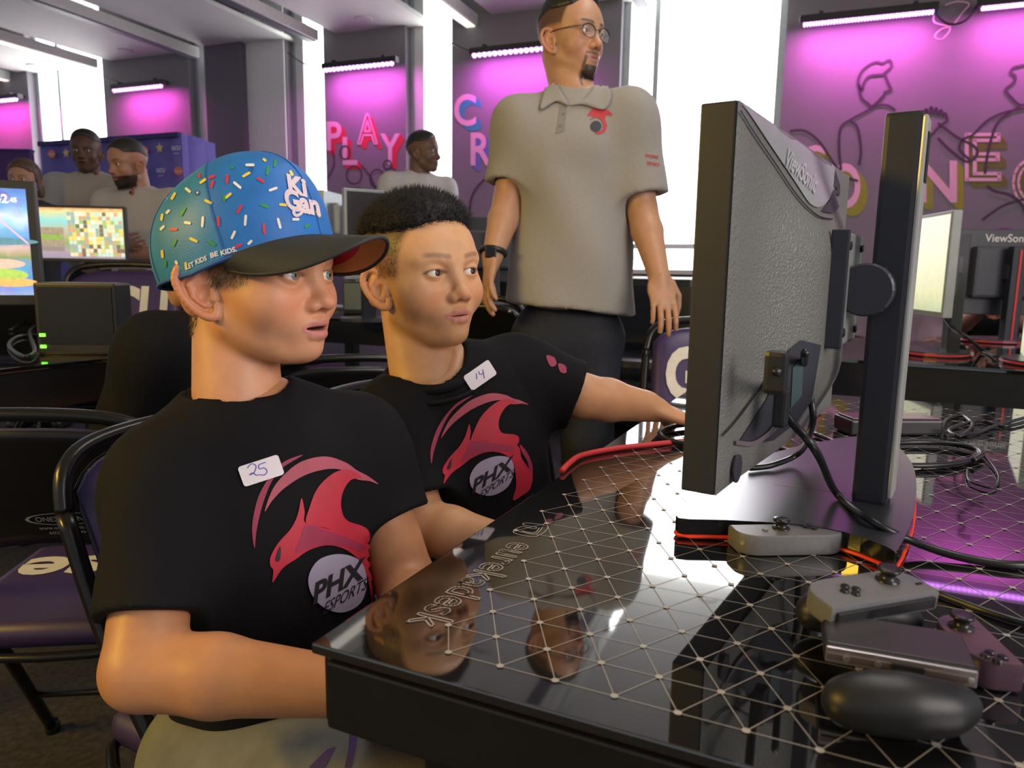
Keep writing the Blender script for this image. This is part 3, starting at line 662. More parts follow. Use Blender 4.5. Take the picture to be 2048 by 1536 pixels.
# ------------------------------------------------------------------ game controllers
m_joy = M('controller_grey', (.15, .15, .16), .38, 0.1, vary=.06, scale=300); m_btn = M('button_black', (.012, .012, .013), .25)
m_joyd = M('controller_dark', (.020, .020, .022), .42, vary=.08, scale=300); m_metal = M('rail_metal', (.40, .36, .37), .32, .85)
def joycon(name, lab, o, X, Y, Z, L, Wd, T, mat, stick_at, pads, extra=None, flip=1):
    """flat half controller: X along, Y across (rounded side at +Y), Z up out of its face"""
    t = empty(name, lab, 'controller', o)
    r = Wd*.62; out = []
    for a in np.linspace(0, math.pi/2, 7): out.append((L/2-r+r*math.sin(a), Wd/2-r*.85+r*.85*math.cos(a)))
    out = [(-x, y) for x, y in reversed(out)]+out; out = out+[(L/2, -Wd/2), (-L/2, -Wd/2)]
    n = len(out); v = []; rings = [(.94, 0), (1, .12), (1, .85), (.97, .97), (.93, 1.0)]
    for s_, z_ in rings: v += [o+X*x*(1-(1-s_)*.4)+Y*y*s_+Z*z_*T for x, y in out]
    f = [tuple(range(n-1, -1, -1)), tuple((len(rings)-1)*n+i for i in range(n))]
    for k in range(len(rings)-1): f += [(k*n+i, k*n+(i+1) % n, (k+1)*n+(i+1) % n, (k+1)*n+i) for i in range(n)]
    if X.cross(Y).dot(Z) > 0: f = [tuple(reversed(q)) for q in f]
    shade_auto(obj('shell', v, f, mat, t), 30)
    B().box(o-Y*(Wd/2+.0012)+Z*T*.5, (L*.9, .003, T*.5), (X, Y, Z), .0006).build('rail', m_black, t)
    c = o+X*stick_at[0]+Y*stick_at[1]+Z*T
    st = B().lathe(c, [(.0085, -.001), (.0085, .001), (.0055, .0015), (.0050, .006), (.0078, .0075), (.0082, .009), (.0075, .0102), (.005, .0098)], (X, Y, Z), 20).build('thumbstick', m_btn, t, True)
    for a, b in ((0, .0052), (0, -.0052), (.0052, 0), (-.0052, 0)):
        B().lathe(o+X*(pads[0]+a)+Y*(pads[1]+b)+Z*T, [(.0031, -.001), (.0031, .0012), (.0026, .0018)], (X, Y, Z), 12).build('button', m_btn, t)
    if extra: B().lathe(o+X*extra[0]+Y*extra[1]+Z*T, [(.003, -.001), (.003, .0008), (.0024, .0012)], (X, Y, Z), 10).build('small_button', m_btn if extra[2] == 'b' else m_joy, t)
    B().box(o+X*L*.42-Y*Wd*.2+Z*(T+.0003), (.005, .002, .0012), (X, Y, Z)).build('symbol_button', m_btn, t)
    return t
a, b = PZ(1474, 1108, DZ), PZ(1688, 1104, DZ); X = (b-a).normalized(); Y = Vector((X.y, -X.x, 0)); L1 = (b-a).length
joycon('joystick_controller', 'light grey half controller lying flat against the monitor base', (a+b)/2-Y*.008+UP*.001, X, Y, UP, L1, .034, .020, m_joy, (-.006, -.004), (.026, -.005), (-.024, 0, 'g'))
# two-handled grip with a half controller still clipped in
m_grip = M('grip_black', (.007, .007, .008), .45, vary=.1, scale=200)
g0 = PZ(1650, 1286, .785)-UP*.006; g1 = PZ(1958, 1339, .785)-UP*.006; X = (g1-g0).normalized(); Y = Vector((-X.y, X.x, 0)); W = (g1-g0).length
far = PZ(1634, 1221, .785); D = (far-g0).dot(Y)
Zt = UP; Yt = Zt.cross(X)
grip = empty('controller_grip', 'black two-handled controller grip with a bare metal rail facing the camera', 'controller', Vector((g0.x, g0.y, DZ))+X*W/2)
gc = g0+X*W/2+Yt*D/2
B().box(gc, (W, D, .012), (X, Yt, Zt), .0022).build('grip_block', m_grip, grip)
B().box(gc+Zt*.0062, (W*.97, D*.94, .0012), (X, Yt, Zt), .0005).build('grip_face', M('grip_face', (.030, .026, .030), .33), grip)
rl = B().box(g0+X*W*.5-Yt*.0012, (W*.985, .003, .0105), (X, Yt, Zt), .0008).build('metal_rail', m_metal, grip)
B().box(g0+X*W*.5-Yt*.0030, (W*.97, .002, .004), (X, Yt, Zt), .0006).build('rail_groove', M('rail_groove', (.20, .16, .18), .3, .7), rl)
for s_ in (.15, .36, .95): B().lathe(g0+X*W*s_-Yt*.0040, [(.0022, 0), (.0022, .0006), (.0012, .0008)], (X, Zt, -Yt), 10).build('screw', M('screw_silver', (.7, .7, .62), .25, .9), rl)
B().box(g0+X*W*.55-Yt*.0042, (.018, .0016, .005), (X, Yt, Zt)).build('contact_window', m_black, grip)
def spl(P): return [np.array(q) for q in spline(P, 6)]
def handle(name, pts, rs):
    P = [np.array(p) for p in pts]; al = np.array(P); m = max(rs)+.01
    g = G(al.min(0)-m, al.max(0)+m, .0016); g.chain(spl(P), list(np.interp(np.linspace(0, 1, 25), np.linspace(0, 1, len(rs)), rs)), .006); v, f = g.mesh(); return obj(name, relax(v, f, 8), f, m_grip, grip, True)
handle('near_handle', [PZ(1690, 1404, .772), PZ(1740, 1404, .773), PZ(1810, 1410, .773), PZ(1880, 1416, .771), PZ(1925, 1410, .768)], [.0130, .0165, .0175, .0150, .0100])
handle('far_handle', [PZ(1625, 1226, .768), PZ(1660, 1218, .771), PZ(1720, 1222, .771), PZ(1780, 1232, .768), PZ(1820, 1240, .764)], [.0120, .0165, .0165, .0130, .009])
ja, jb = PZ(1626, 1200, .794), PZ(1836, 1166, .794); X2 = (jb-ja).normalized(); Z2 = (UP+Vector((-.05, -.12, 0))); Z2 = (Z2-X2*Z2.dot(X2)).normalized(); Y2 = Z2.cross(X2)
joycon('joystick_controller', 'dark half controller clipped on the far side of the two-handled grip', (ja+jb)/2-Z2*.012, X2, Y2, Z2, (jb-ja).length, .036, .016, m_joy, (.022, .004), (-.018, -.002))
ka, kb = PZ(1885, 1226, .772), PZ(1978, 1322, .772); X3 = (kb-ka).normalized(); Y3 = Vector((-X3.y, X3.x, 0))
joycon('joystick_controller', 'half controller with purple light painted in, lying at the right end of the grip', (ka+kb)/2-UP*.0205+Y3*.006, X3, -Y3, UP, (kb-ka).length*1.0, .032, .020, M('controller_purple_light', (.10, .05, .075), .35), (-.014, .002), (.028, 0))  # purple light falling on this controller is painted into its base colour
# ------------------------------------------------------------------ people
m_skin = M('skin', (1, 1, 1), 0.46, vary=0.05, scale=60, bump=0.06, bscale=700, attr='Col', sss=0.12, spec=0.4)
def rotm(yaw, pitch=0.0, roll=0.0):
    """head axes: columns forward, left, up; yaw in degrees turns the face from +x towards -y (the camera)"""
    Rz = Matrix.Rotation(-math.radians(yaw), 3, 'Z'); Ry = Matrix.Rotation(-math.radians(pitch), 3, 'Y'); Rx = Matrix.Rotation(math.radians(roll), 3, 'X')
    return np.array(Rz @ Ry @ Rx)
class Frame:
    """head frame: local centimetres -> world metres"""
    def __init__(s, R, scale, anchor_local, anchor_world):
        s.R = R; s.s = np.array(scale)*0.01; s.o = np.array(anchor_world)-R @ (np.array(anchor_local)*s.s)
    def w(s, p): return (np.asarray(p)*s.s) @ s.R.T+s.o
    def l(s, p): return ((np.asarray(p)-s.o) @ s.R)/s.s
def smooth01(x): x = np.clip(x, 0, 1); return x*x*(3-2*x)
def head_mesh(p, neck_l, h):
    """p: shape numbers; neck_l: neck base in local centimetres"""
    jw, ck, br, op = p.get('jaw', 5.0), p.get('cheek', 2.9), p.get('brow', .5), p.get('mouth', .10); nz = p.get('nose', 1.0); lips = p.get('lips', 1.0)
    lo = np.minimum(np.array([-11.5, -9.6, -13.5]), np.array(neck_l)-5.5); hi = np.maximum(np.array([12.8, 9.6, 13.0]), np.array(neck_l)+5.5)
    g = G(lo, hi, h)
    g.ell((-1.0, 0, 3.4), (9.5, 7.5, 8.2)).ell((2.6, 0, 1.5), (6.6, 6.6, 7.2), 2.0).ell((2.4, 0, -3.2), (6.1, 5.9, 6.0), 2.0)
    g.ell((2.4, 0, -6.4), (5.4, jw, 4.4), 2.0).cap((0.6, -jw+.9, -6.0), (5.6, -1.6, -9.4), 1.7, 1.5, 2.2).cap((0.6, jw-.9, -6.0), (5.6, 1.6, -9.4), 1.7, 1.5, 2.2)
    g.ell((7.0, 0, -9.25), (1.9, 2.1, 1.6), 1.5)
    for s in (-1, 1):
        g.ell((5.2, s*3.6, -3.2), (ck, ck*.95, ck*1.05), 1.8)
        g.cap((8.15, s*1.2, 1.7), (6.6, s*4.6, 1.9), .8, .7, 1.4)
    g.ell((7.0, 0, -6.2), (2.25, 3.0, 2.6), 1.6)
    for s in (-1, 1):                                      # sockets
        g.ell((9.3, s*3.1, -.15), (1.75, 1.75, 1.25), 1.5, mode='sub')
    # nose
    g.cap((8.3, 0, .6), (9.7, 0, -2.6), .75, .95*nz, 1.0).ell((9.9*1, 0, -3.3), (1.25*nz, 1.15*nz, 1.0*nz), .9)
    for s in (-1, 1):
        g.ell((9.0, s*1.25*nz, -3.75), (1.05, .75, .75), .6)
    for s in (-1, 1): g.ell((9.95, s*.62*nz, -4.30), (.50, .36, .42), .25, mode='sub')
    # eyelids round the eyeballs
    for s in (-1, 1):
        oh = p.get('eye', .50); k = .45
        a = np.clip(np.floor((np.array([5.0, s*3.1-2.2, -2.2])-g.o)/h).astype(int), 0, g.n); b = np.clip(a+np.ceil(np.array([5.0, 4.4, 4.4])/h).astype(int), 0, g.n)
        sl = tuple(slice(a[i], b[i]) for i in range(3))
        X, Y, Z = [g.ax[i][sl[i]] for i in range(3)]; X, Y, Z = X[:, None, None], Y[None, :, None], Z[None, None, :]
        def el(c, r): 
            x, y, z = (X-c[0]), (Y-c[1]), (Z-c[2]); A = np.sqrt((x/r[0])**2+(y/r[1])**2+(z/r[2])**2); Bq = np.sqrt((x/r[0]**2)**2+(y/r[1]**2)**2+(z/r[2]**2)**2)+1e-9; return A*(A-1)/Bq
        d = el((7.25, s*3.1, 0), (1.42, 1.50, 1.40)); d0 = g.D[sl]
        hh = np.maximum(k-np.abs(d0-d), 0)/k; u = np.minimum(d0, d)-hh*hh*k*.25
        opn = el((8.6, s*3.05, -.02+p.get('eyez', 0)), (1.9, 1.32, oh)); u = np.maximum(u, -opn); u = np.maximum(u, -el((7.25, s*3.1, 0), (1.16,)*3)); g.D[sl] = u
    # lips
    for s in (-1, 1):
        g.chain([(8.95, 0, -5.75), (8.85, s*.7, -5.68), (8.2, s*1.6, -6.05), (7.3, s*2.35, -6.45)], [.56*lips, .58*lips, .46*lips, .24], .30)
        g.chain([(8.85, 0, -7.10-op), (8.65, s*.9, -7.05-op), (7.9, s*1.7, -6.75-op*.6), (7.3, s*2.3, -6.5)], [.68*lips, .66*lips, .48*lips, .22], .30)
    g.ell((9.3, 0, -6.42-op*.5), (2.0, 1.9, .06+op), .12, mode='sub')
    # ears
    for s in (-1, 1):
        if p.get('ears', True) is False: break
        E = np.array((-.9+p.get('earx', 0), s*7.0, -1.9)); ang = math.radians(p.get('earout', 28)); u = np.array((math.cos(ang), -s*math.sin(ang), 0)); n = np.array((math.sin(ang), s*math.cos(ang), 0)); vv = np.array((-.22, s*.08, .97)); es = p.get('ear', 1.0)
        P = lambda a, b, c=0.0: E+(u*a+vv*b)*es+n*c
        hx = [P(0.9, -.2, .15), P(1.1, 1.6, .25), P(.2, 2.75, .45), P(-1.2, 2.6, .6), P(-2.0, 1.2, .7), P(-1.9, -.5, .65), P(-1.2, -2.0, .5), P(-.2, -2.9, .35), P(.6, -2.8, .2), P(1.0, -1.7, .05)]; hr = [.42, .40, .40, .42, .42, .40, .40, .52, .50, .4]
        hx = [np.array(q) for q in spline(hx, 3)]; g.chain(hx, list(np.interp(np.linspace(0, 9, len(hx)), range(10), hr)), .3)
        R = [u, vv, n]; g.ell(P(-.4, -.1, .1), (1.7*es, 2.7*es, .5), .4, R=R)
        g.chain([P(.0, 1.6, .35), P(-.9, .5, .55), P(-.85, -.8, .5), P(-.1, -1.7, .35)], [.36, .36, .36, .36], .25)
        g.cap(P(.95, -.2, .25), P(.9, -1.0, .25), .42, .40, .3)
        g.ell(P(.15, -.35, .65), (.62*es, .9*es, .55), .25, R=R, mode='sub')
    nl = np.array(neck_l, float)
    nr = p.get('neck', 5.0); g.cap((-3.0, 0, -4.0), nl, nr*.97, nr*1.08, 1.1)
    v, f = g.mesh(); return relax(v, f, 1, .4), f
def face_cols(v, p):
    sk = np.array(p['skin']); x, y, z = v.T; c = np.tile(sk, (len(v), 1)); op = p.get('mouth', .1)
    def mixto(col, m): 
        nonlocal c; c = c*(1-m[:, None])+np.array(col)*m[:, None]
    bl = np.exp(-(((np.abs(y)-3.9)/2.0)**2+((z+3.6)/2.0)**2))*(x > 3); mixto(sk*np.array((1.12, .74, .70)), .45*bl)
    no = np.exp(-(y/1.6)**2-((z+3.4)/1.4)**2)*(x > 8.2); mixto(sk*np.array((1.08, .80, .76)), .4*no)
    zl = np.where(np.abs(y) < 2.4, 1, 0); up = -5.42-.10*np.abs(np.abs(y)-.6)-.36*np.maximum(np.abs(y)-.8, 0); dn = -7.65-op+.5*np.maximum(np.abs(y)-.5, 0)
    lm = zl*smooth01((up-z)/.25+.5)*smooth01((z-dn)/.25+.5)*(x > 6.6); mixto(p.get('lipcol', (.50, .17, .15)), .8*lm)
    inn = zl*np.exp(-((z+6.42+op*.5)/(.10+op))**4)*(x < 8.55)*(x > 5.5)*(np.abs(y) < 1.9); mixto((.10, .02, .02), .9*inn)
    nos = np.exp(-(((np.abs(y)-.62)/.35)**2+((z+4.2)/.3)**2))*(x > 8.6)*(x < 10.2); mixto((.16, .05, .04), .75*nos)
    ear = (np.abs(y) > 7.0)*(np.abs(x+1) < 4); mixto(sk*np.array((1.06, .80, .74)), .6*ear)
    by = np.abs(y); bz = 1.95+.42*np.sin(np.clip((by-1.0)/4.2, 0, 1)*math.pi*.75)+p.get('browz', 0)
    bm = np.exp(-((z-bz)/p.get('browt', .38))**4)*smooth01((by-.9)/.5)*smooth01((5.3-by)/1.2)*(x > 4.5); mixto(p['hair'], p.get('browd', .75)*bm)
    lash = np.exp(-((np.sqrt(((by-3.05)/1.45)**2+((z+.02)/(p.get('eye', .5)+.14))**2)-1)/.16)**2)*(x > 6.8)*(z > -.15); mixto((.05, .03, .025), .75*lash)
    if p.get('stubble'):
        hl = p['stubble'](x, y, z); mixto(p['hair'], hl)
    if p.get('beard'):
        mixto(p['hair'], p['beard'](x, y, z))
    return np.clip(c, 0, 1)
def eyeballs(fr, parent, iris, gaze=(0, 0), tint=(.80, .78, .76)):
    for s in (-1, 1):
        R = np.array(Matrix.Rotation(math.radians(gaze[0]), 3, 'Z') @ Matrix.Rotation(-math.radians(gaze[1]), 3, 'Y'))
        v = []; f = []; mi = []; rings = [0, 6, 11.5, 13, 18, 23, 27, 29.5, 34, 45, 60, 80, 100]; n = 24
        for a in rings:
            for j in range(n):
                t = math.radians(a); bul = 1.17+.05*math.exp(-(a/26)**4); q = R @ np.array((math.cos(t), math.sin(t)*math.cos(2*math.pi*j/n), math.sin(t)*math.sin(2*math.pi*j/n)))*bul
                v.append(fr.w(np.array((7.25, s*3.1, 0))+q))
        for i in range(len(rings)-1):
            for j in range(n): f.append((i*n+j, i*n+(j+1) % n, (i+1)*n+(j+1) % n, (i+1)*n+j)); mi.append(2 if rings[i] < 11.5 else 1 if rings[i] < 29 else 0)
        obj('eye', v, f, [M('sclera', tint, .12, vary=.03), M('iris_%d' % int(iris[0]*1000), iris, .1, vary=.3, scale=900), M('pupil', (.004, .004, .004), .06)], parent, True, mi=mi)
def hair_shell(fr, parent, mat, line, top=1.0, side=.35, h=.25, noise=.25, extra=None, name='hair', taper=2.2):
    """hair volume: cranium grown by top/side centimetres and cut back by the hairline function line(x, y, z) < 0 keeps"""
    g = G((-12.5, -10.5, -9), (11.5, 10.5, 15), h)
    g.ell((-1.0, 0, 3.4), (9.5+side, 7.5+side, 8.2+side)).ell((2.6, 0, 1.5), (6.6+side, 6.6+side, 7.2+side), 2.0)
    if top > side: g.ell((-.2, 0, 6.6), (8.3+top*.5, 6.6+top*.4, 5.2+top), 1.5)
    if extra: extra(g)
    X, Y, Z = g.ax[0][:, None, None], g.ax[1][None, :, None], g.ax[2][None, None, :]
    L = (line(X, Y, Z)+.6*taper).astype(np.float32); hh = np.maximum(taper-np.abs(g.D-L), 0)/taper; g.D = np.maximum(g.D, L)+hh*hh*taper*.25
    nz_ = noise*(np.sin(X*2.1+1.3*Z)*np.sin(Y*2.7+X)*.5+np.sin(X*4.7+Y*3.9)*np.sin(Z*5.1+Y*2.0)*.35); g.D = (g.D+nz_*(np.abs(g.D) < 3)).astype(np.float32)
    v, f = g.mesh(); v = relax(v, f, 1, .4)
    return obj(name, fr.w(v), f, mat, parent, True), v
def spikes(fr, parent, mat, base, dirs, ln, r=.045, name='hair_strands'):
    """short tapered strands (local centimetres)"""
    n = len(base); d = dirs/np.linalg.norm(dirs, axis=1)[:, None]; a = np.cross(d, RNG.normal(size=(n, 3))); a /= np.linalg.norm(a, axis=1)[:, None]; b = np.cross(d, a)
    v = np.concatenate([base+a*r, base-a*r*.5+b*r*.87, base-a*r*.5-b*r*.87, base+d*ln[:, None]]); i = np.arange(n)
    f = np.concatenate([np.stack([i, i+n, i+3*n], 1), np.stack([i+n, i+2*n, i+3*n], 1), np.stack([i+2*n, i, i+3*n], 1)])
    return tag(obj(name, fr.w(v), f, mat, parent, True), kind='stuff')
def perp(d, hint):
    d = np.array(d, float); d /= np.linalg.norm(d); h_ = np.array(hint, float); h_ = h_-d*(h_ @ d); return d, h_/np.linalg.norm(h_)
def add_hand(g, wrist, d, palm_n, s=1.0, curl=0.35, thumb=1, splay=.1, k=.006, curls=None):
    """palm and five fingers; d: pointing direction, palm_n: out of the palm, thumb: +1/-1 which side"""
    d, n = perp(d, palm_n); side = np.cross(d, n)*thumb; wr = np.array(wrist, float); pl = .088*s
    R = [d, side, n]; g.ell(wr+d*pl*.52, (pl*.60, .041*s, .0155*s), k*2, R=R)
    g.cap(wr, wr+d*pl*.3, .024*s, .022*s, k*2)
    base = [(.030, .92), (.010, 1.0), (-.010, .97), (-.029, .86)]; lens = [(.034, .022, .017), (.038, .026, .018), (.035, .024, .017), (.027, .018, .015)]
    for i, ((o, q), ls) in enumerate(zip(base, lens)):
        p = wr+d*pl*q+side*o*s; c = (curls[i] if curls else curl); a = c*.6; r = (.0088 if i < 3 else .0076)*s; dd = d+side*o*splay*20; dd /= np.linalg.norm(dd); pts = [p-dd*.02*s, p]
        for l in ls:
            dr = dd*math.cos(a)+n*math.sin(a); p = p+dr*l*s; pts.append(p); a += c
        g.chain(pts, [r*1.05, r*1.05, r, r*.93, r*.82], k*.4)
    p = wr+d*pl*.25+side*.030*s; t1 = p+(d*.75+side*.55+n*.35)*.040*s; t2 = t1+(d*.9+side*.1+n*.5)*.028*s; t3 = t2+(d*.9-side*.1+n*.5)*.022*s
    g.chain([p-side*.012*s, p, t1, t2, t3], [.013*s, .014*s, .0115*s, .0105*s, .0085*s], k)
def limb_mesh(pts, rs, h, hand=None, k=.02):
    al = np.array(pts, float); lo, hi = al.min(0)-max(rs)-.02, al.max(0)+max(rs)+.02
    if hand: w_ = np.array(hand['wrist']); lo = np.minimum(lo, w_-.21); hi = np.maximum(hi, w_+.21)
    g = G(lo, hi, h); g.chain(al, rs, k)
    if hand: add_hand(g, **hand)
    v, f = g.mesh(); return relax(v, f, 1, .4), f
class Torso:
    def __init__(s, C, F, upv=(0, 0, 1)):
        """C: point between the shoulder joints, F: chest direction"""
        s.C = np.array(C, float); s.u = np.array(upv, float); s.u /= np.linalg.norm(s.u); F = np.array(F, float); F = F-s.u*(F @ s.u); s.F = F/np.linalg.norm(F); s.L = np.cross(s.u, s.F)
    def p(s, f, l, u): return s.C+s.F*f+s.L*l+s.u*u
    @property
    def R(s): return [s.F, s.L, s.u]
def shirt(g, T, sw, dp, ht, neck, sh, drop=.035, k=.05):
    """torso volume: sw half shoulder width, dp half depth, ht length, sh = (left joint, right joint)"""
    g.ell(T.p(0, 0, -ht*.25), (dp, sw*.98, ht*.40), k, R=T.R)
    g.ell(T.p(.004, 0, -ht*.62), (dp*1.03, sw*.90, ht*.42), k, R=T.R)
    for q in sh:
        g.cap(np.array(neck)-T.u*drop, q, dp*.52, dp*.55, k); g.cap(T.p(0, 0, -.10), np.array(q)-T.u*.03, dp*.75, dp*.55, k)
def sleeve(g, a, b, ra, rb, h, k=.03, hole=.017, slant=None):
    """loose sleeve from the shoulder a to the hem b, open at the hem"""
    a, b = np.array(a, float), np.array(b, float); d = (b-a)/np.linalg.norm(b-a)
    e = G.__new__(G); e.o, e.h, e.n, e.ax = g.o, g.h, g.n, g.ax; e.D = np.full(g.n, 50.0*g.h, np.float32); e.cap(a, b+d*.05, ra, rb)
    e.cut(b, d if slant is None else slant); g.merge(e, k)
    g.cap(b-d*.015, b+d*.08, rb-hole, rb-hole, .003, mode='sub')
def folds(g, amp, fx, seed=0):
    r = np.random.default_rng(seed); w_ = [(r.normal(size=3)*fx, r.uniform(0, 6.28)) for _ in range(5)]
    def fn(X, Y, Z):
        t = 0
        for q, ph in w_: t = t+np.sin(X*q[0]+Y*q[1]+Z*q[2]*.6+ph+.8*np.sin(Z*11+ph))
        return amp*t/3
    g.warp(fn)
def paint(v, col, fr=None, p=None): return np.tile(np.array(col), (len(v), 1))
def nbox(pts, m): a = np.array(pts, float); return a.min(0)-m, a.max(0)+m
m_tee = M('black_cotton', (.0045, .0045, .0062), .85, vary=.12, scale=40, bump=.12, bscale=900, spec=.22)
m_logo_r = M('print_red', (.47, .018, .045), .6, vary=.08); m_logo_m = M('print_magenta_red', (.30, .022, .07), .6, vary=.08); m_logo_p = M('print_rose', (.40, .07, .11), .6, vary=.08); m_logo_w = M('print_lilac_white', (.36, .33, .46), .6, vary=.05)
m_ink = M('ink_dark', (.012, .012, .02), .6); m_pen = M('pen_violet', (.10, .05, .45), .6); m_stick = M('sticker_white', (.74, .70, .74), .55, vary=.02)
def neck_ring(T, c, rx, ry, rz_tilt, r, name, mat, parent, n=26):
    pts = [np.array(c)+T.L*math.cos(a)*rx+T.F*(math.sin(a)*ry)+T.u*(-rz_tilt*math.sin(a)) for a in np.linspace(0, 2*math.pi, n, endpoint=False)]
    return B().tube(pts, r, 8, closed=True).build(name, mat, parent, True)
# ======================================================================= boy in the blue cap
boy1 = empty('person', 'boy in blue sprinkle-print cap and black T-shirt with sticker 25, seated at the desk', 'person', (-.30, .84, 0))
fr1 = Frame(rotm(22, 0, 0), (.97, .97, .875), (8.3, -3.1, 0), PD(588, 551, .775))
sR1, sL1 = np.array(PD(328, 950, .80)), np.array(PD(712, 872, .93)); q_ = sL1-sR1
T1 = Torso((sR1+sL1)/2+np.array([0, 0, .012]), (q_[1], -q_[0], 0))
nb1 = np.array(PD(476, 795, .845))
p1 = dict(skin=(.62, .31, .175), hair=(.30, .20, .10), jaw=5.2, cheek=3.15, mouth=.20, eye=.56, nose=.98, lips=1.15, neck=4.75, lipcol=(.55, .20, .19), browd=.35, earout=34, ear=1.12,
          stubble=lambda x, y, z: .55*smooth01((-x-1.5+.25*z)/2.0)*smooth01((z+9.0)/2.5)*(np.abs(y) < 7.6)+.6*smooth01((3.2-np.abs(x-2.2))/1.2)*smooth01((z+2.2)/1.8)*smooth01((np.abs(y)-4.5)/1)*(x < 5)*(np.abs(y) < 7.4)*(x > .2))
v, f = head_mesh(p1, fr1.l(nb1+np.array([0, 0, -.01])), .13); hv1, hf1 = fr1.w(v), f; hc = face_cols(v, p1)
eR, wR = np.array(PD(288, 1338, .705)), np.array(PD(705, 1376, .690)); eL, wL = np.array(PD(812, 1165, .93)), np.array(PD(845, 1300, .80))
aR = limb_mesh([sR1, eR, eR+(wR-eR)*.35, wR], [.038, .0375, .0375, .026], .004, dict(wrist=wR, d=(wR-eR)+np.array([0, .05, 0]), palm_n=(0, 0, -1), s=.84, curl=.4, thumb=-1))
aL = limb_mesh([sL1, eL, eL+(wL-eL)*.35, wL], [.042, .037, .036, .026], .004, dict(wrist=wL, d=wL-eL, palm_n=(0, 0, -1), s=.84, curl=.4, thumb=1))
g = G(*nbox([T1.p(0, 0, .06), T1.p(0, 0, -.45), sR1, sL1], .16), .008); shirt(g, T1, .105, .075, .50, nb1, (sL1*.97+T1.C*.03, sR1*.97+T1.C*.03)); core = g.mesh()
parts = [(hv1, hf1), aR, aL, core]; v, f = join(parts)
obj('body', v, f, m_skin, boy1, True, cols=np.concatenate([hc]+[paint(q[0], (.50, .235, .115)) for q in parts[1:]]))
eyeballs(fr1, boy1, (.20, .26, .22), gaze=(4, 1))
# T-shirt
hemR = sR1+(eR-sR1)*.76; hemL = sL1+(eL-sL1)*.55
lo, hi = nbox([T1.p(0, 0, .07), T1.p(0, 0, -.42), sR1, sL1, hemR, hemL], .17); g = G(lo, hi, .0042)
shirt(g, T1, .132, .094, .50, nb1, (sL1, sR1)); sleeve(g, sR1+T1.u*.0, hemR, .042, .054, .0042, .04, slant=(eR-sR1)/np.linalg.norm(eR-sR1)); sleeve(g, sL1, hemL, .048, .058, .0042, .035)
g.cut(T1.p(0, 0, -.415), (0, 0, -1)); folds(g, .0034, 26, 3)
g.cap(nb1-T1.u*.0, nb1+T1.u*.09+T1.F*.01, .054, .060, .006, mode='sub')
v, f = g.mesh(); v = relax(v, f, 2, .5); ts1 = obj('t_shirt', v, f, m_tee, boy1, True); bv1 = bvh_of(v, f)
for rr, dz, th, nm in ((.0, -.004, .0075, 'collar_rib'), (.012, -.019, .0035, 'collar_seam')): neck_ring(T1, nb1+T1.F*.004+T1.u*dz, .055+rr, .058+rr, .010, th, nm, m_tee, ts1)
# printed bird emblem (shapes traced on the shirt front)
def emblem(bv, par, A):
    """A maps emblem pixels of the first boy's shirt to this shirt"""
    def R(pts, n=5): return [A(*q) for q in sp2(pts, n, True)]
    D = lambda nm, rings, m, off: decal(nm, fill2d(rings, 9), bv, m, par, off)
    D('print_outer_wing', [R([(605, 910), (570, 922), (545, 945), (520, 985), (508, 1025), (504, 1062), (509, 1096), (513, 1060), (524, 1012), (542, 965), (565, 935)])], m_logo_m, .0012)
    D('print_wing', [R([(529, 1023), (545, 978), (572, 945), (605, 922), (650, 913), (690, 925), (712, 940), (735, 952), (756, 968), (738, 962), (712, 958), (690, 942), (655, 938), (610, 950), (570, 975), (545, 1000)])], m_logo_p, .0013)
    D('print_neck', [R([(612, 1048), (618, 1015), (635, 975), (668, 945), (700, 940), (722, 955), (700, 960), (684, 985), (681, 1015), (692, 1040), (725, 1052), (738, 1065), (733, 1085), (700, 1075), (650, 1055)])], m_logo_r, .0015)
    D('print_head', [R([(602, 996), (608, 1022), (610, 1046), (650, 1056), (700, 1072), (738, 1090), (748, 1125), (768, 1160), (782, 1185), (778, 1225), (760, 1240), (735, 1250), (740, 1205), (728, 1140), (700, 1105), (660, 1090), (620, 1098), (590, 1118), (565, 1135), (548, 1160), (544, 1162), (546, 1140), (540, 1130), (541, 1112), (556, 1085), (580, 1058), (594, 1030)])], m_logo_r, .0018)
    D('print_throat', [R([(612, 1050), (650, 1060), (700, 1078), (728, 1092), (715, 1100), (690, 1092), (655, 1088), (620, 1094), (590, 1105), (600, 1075)])], m_logo_m, .0022)
    D('print_tail', [R([(742, 1085), (762, 1112), (778, 1150), (782, 1178), (775, 1178), (765, 1140), (748, 1108)])], m_logo_m, .0014)
    D('print_eye', [R([(560, 1092), (555, 1100), (550, 1118), (556, 1122), (560, 1112)])], m_ink, .0026)
    D('print_disc', [R([(676, 1107), (716, 1120), (730, 1160), (718, 1205), (680, 1224), (640, 1210), (618, 1180), (616, 1148), (636, 1118)])], m_logo_w, .0026)
    def T(s, c, rt, up, **kw):
        vf = text_px(s, c, rt, up, 7, **kw); return [A(*q) for q in vf[0]], vf[1]
    decal('print_word', T('PHX', (675, 1160), (106, -56), (-2, -42), bold=.035, shear=.2), bv, m_ink, par, .0033)
    decal('print_word', T('ESPORTS', (688, 1190), (86, -52), (4, -24), bold=.004, shear=.2), bv, m_ink, par, .0033)
emblem(bv1, ts1, lambda x, y: (x, y))
def sticker(lab, ring, strokes, w, bv):
    t = empty('name_sticker', lab, 'sticker', Vector(stick([ring[0]], [], bv, 0)[0][0] if False else (0, 0, 0)))
    o = decal('sticker_paper', fill2d([ring], 8), bv, m_stick, t, .0034); 
    for s_ in strokes: decal('pen_stroke', stroke2d(sp2(s_, 5), w), bv, m_pen, t, .0040)
    return t
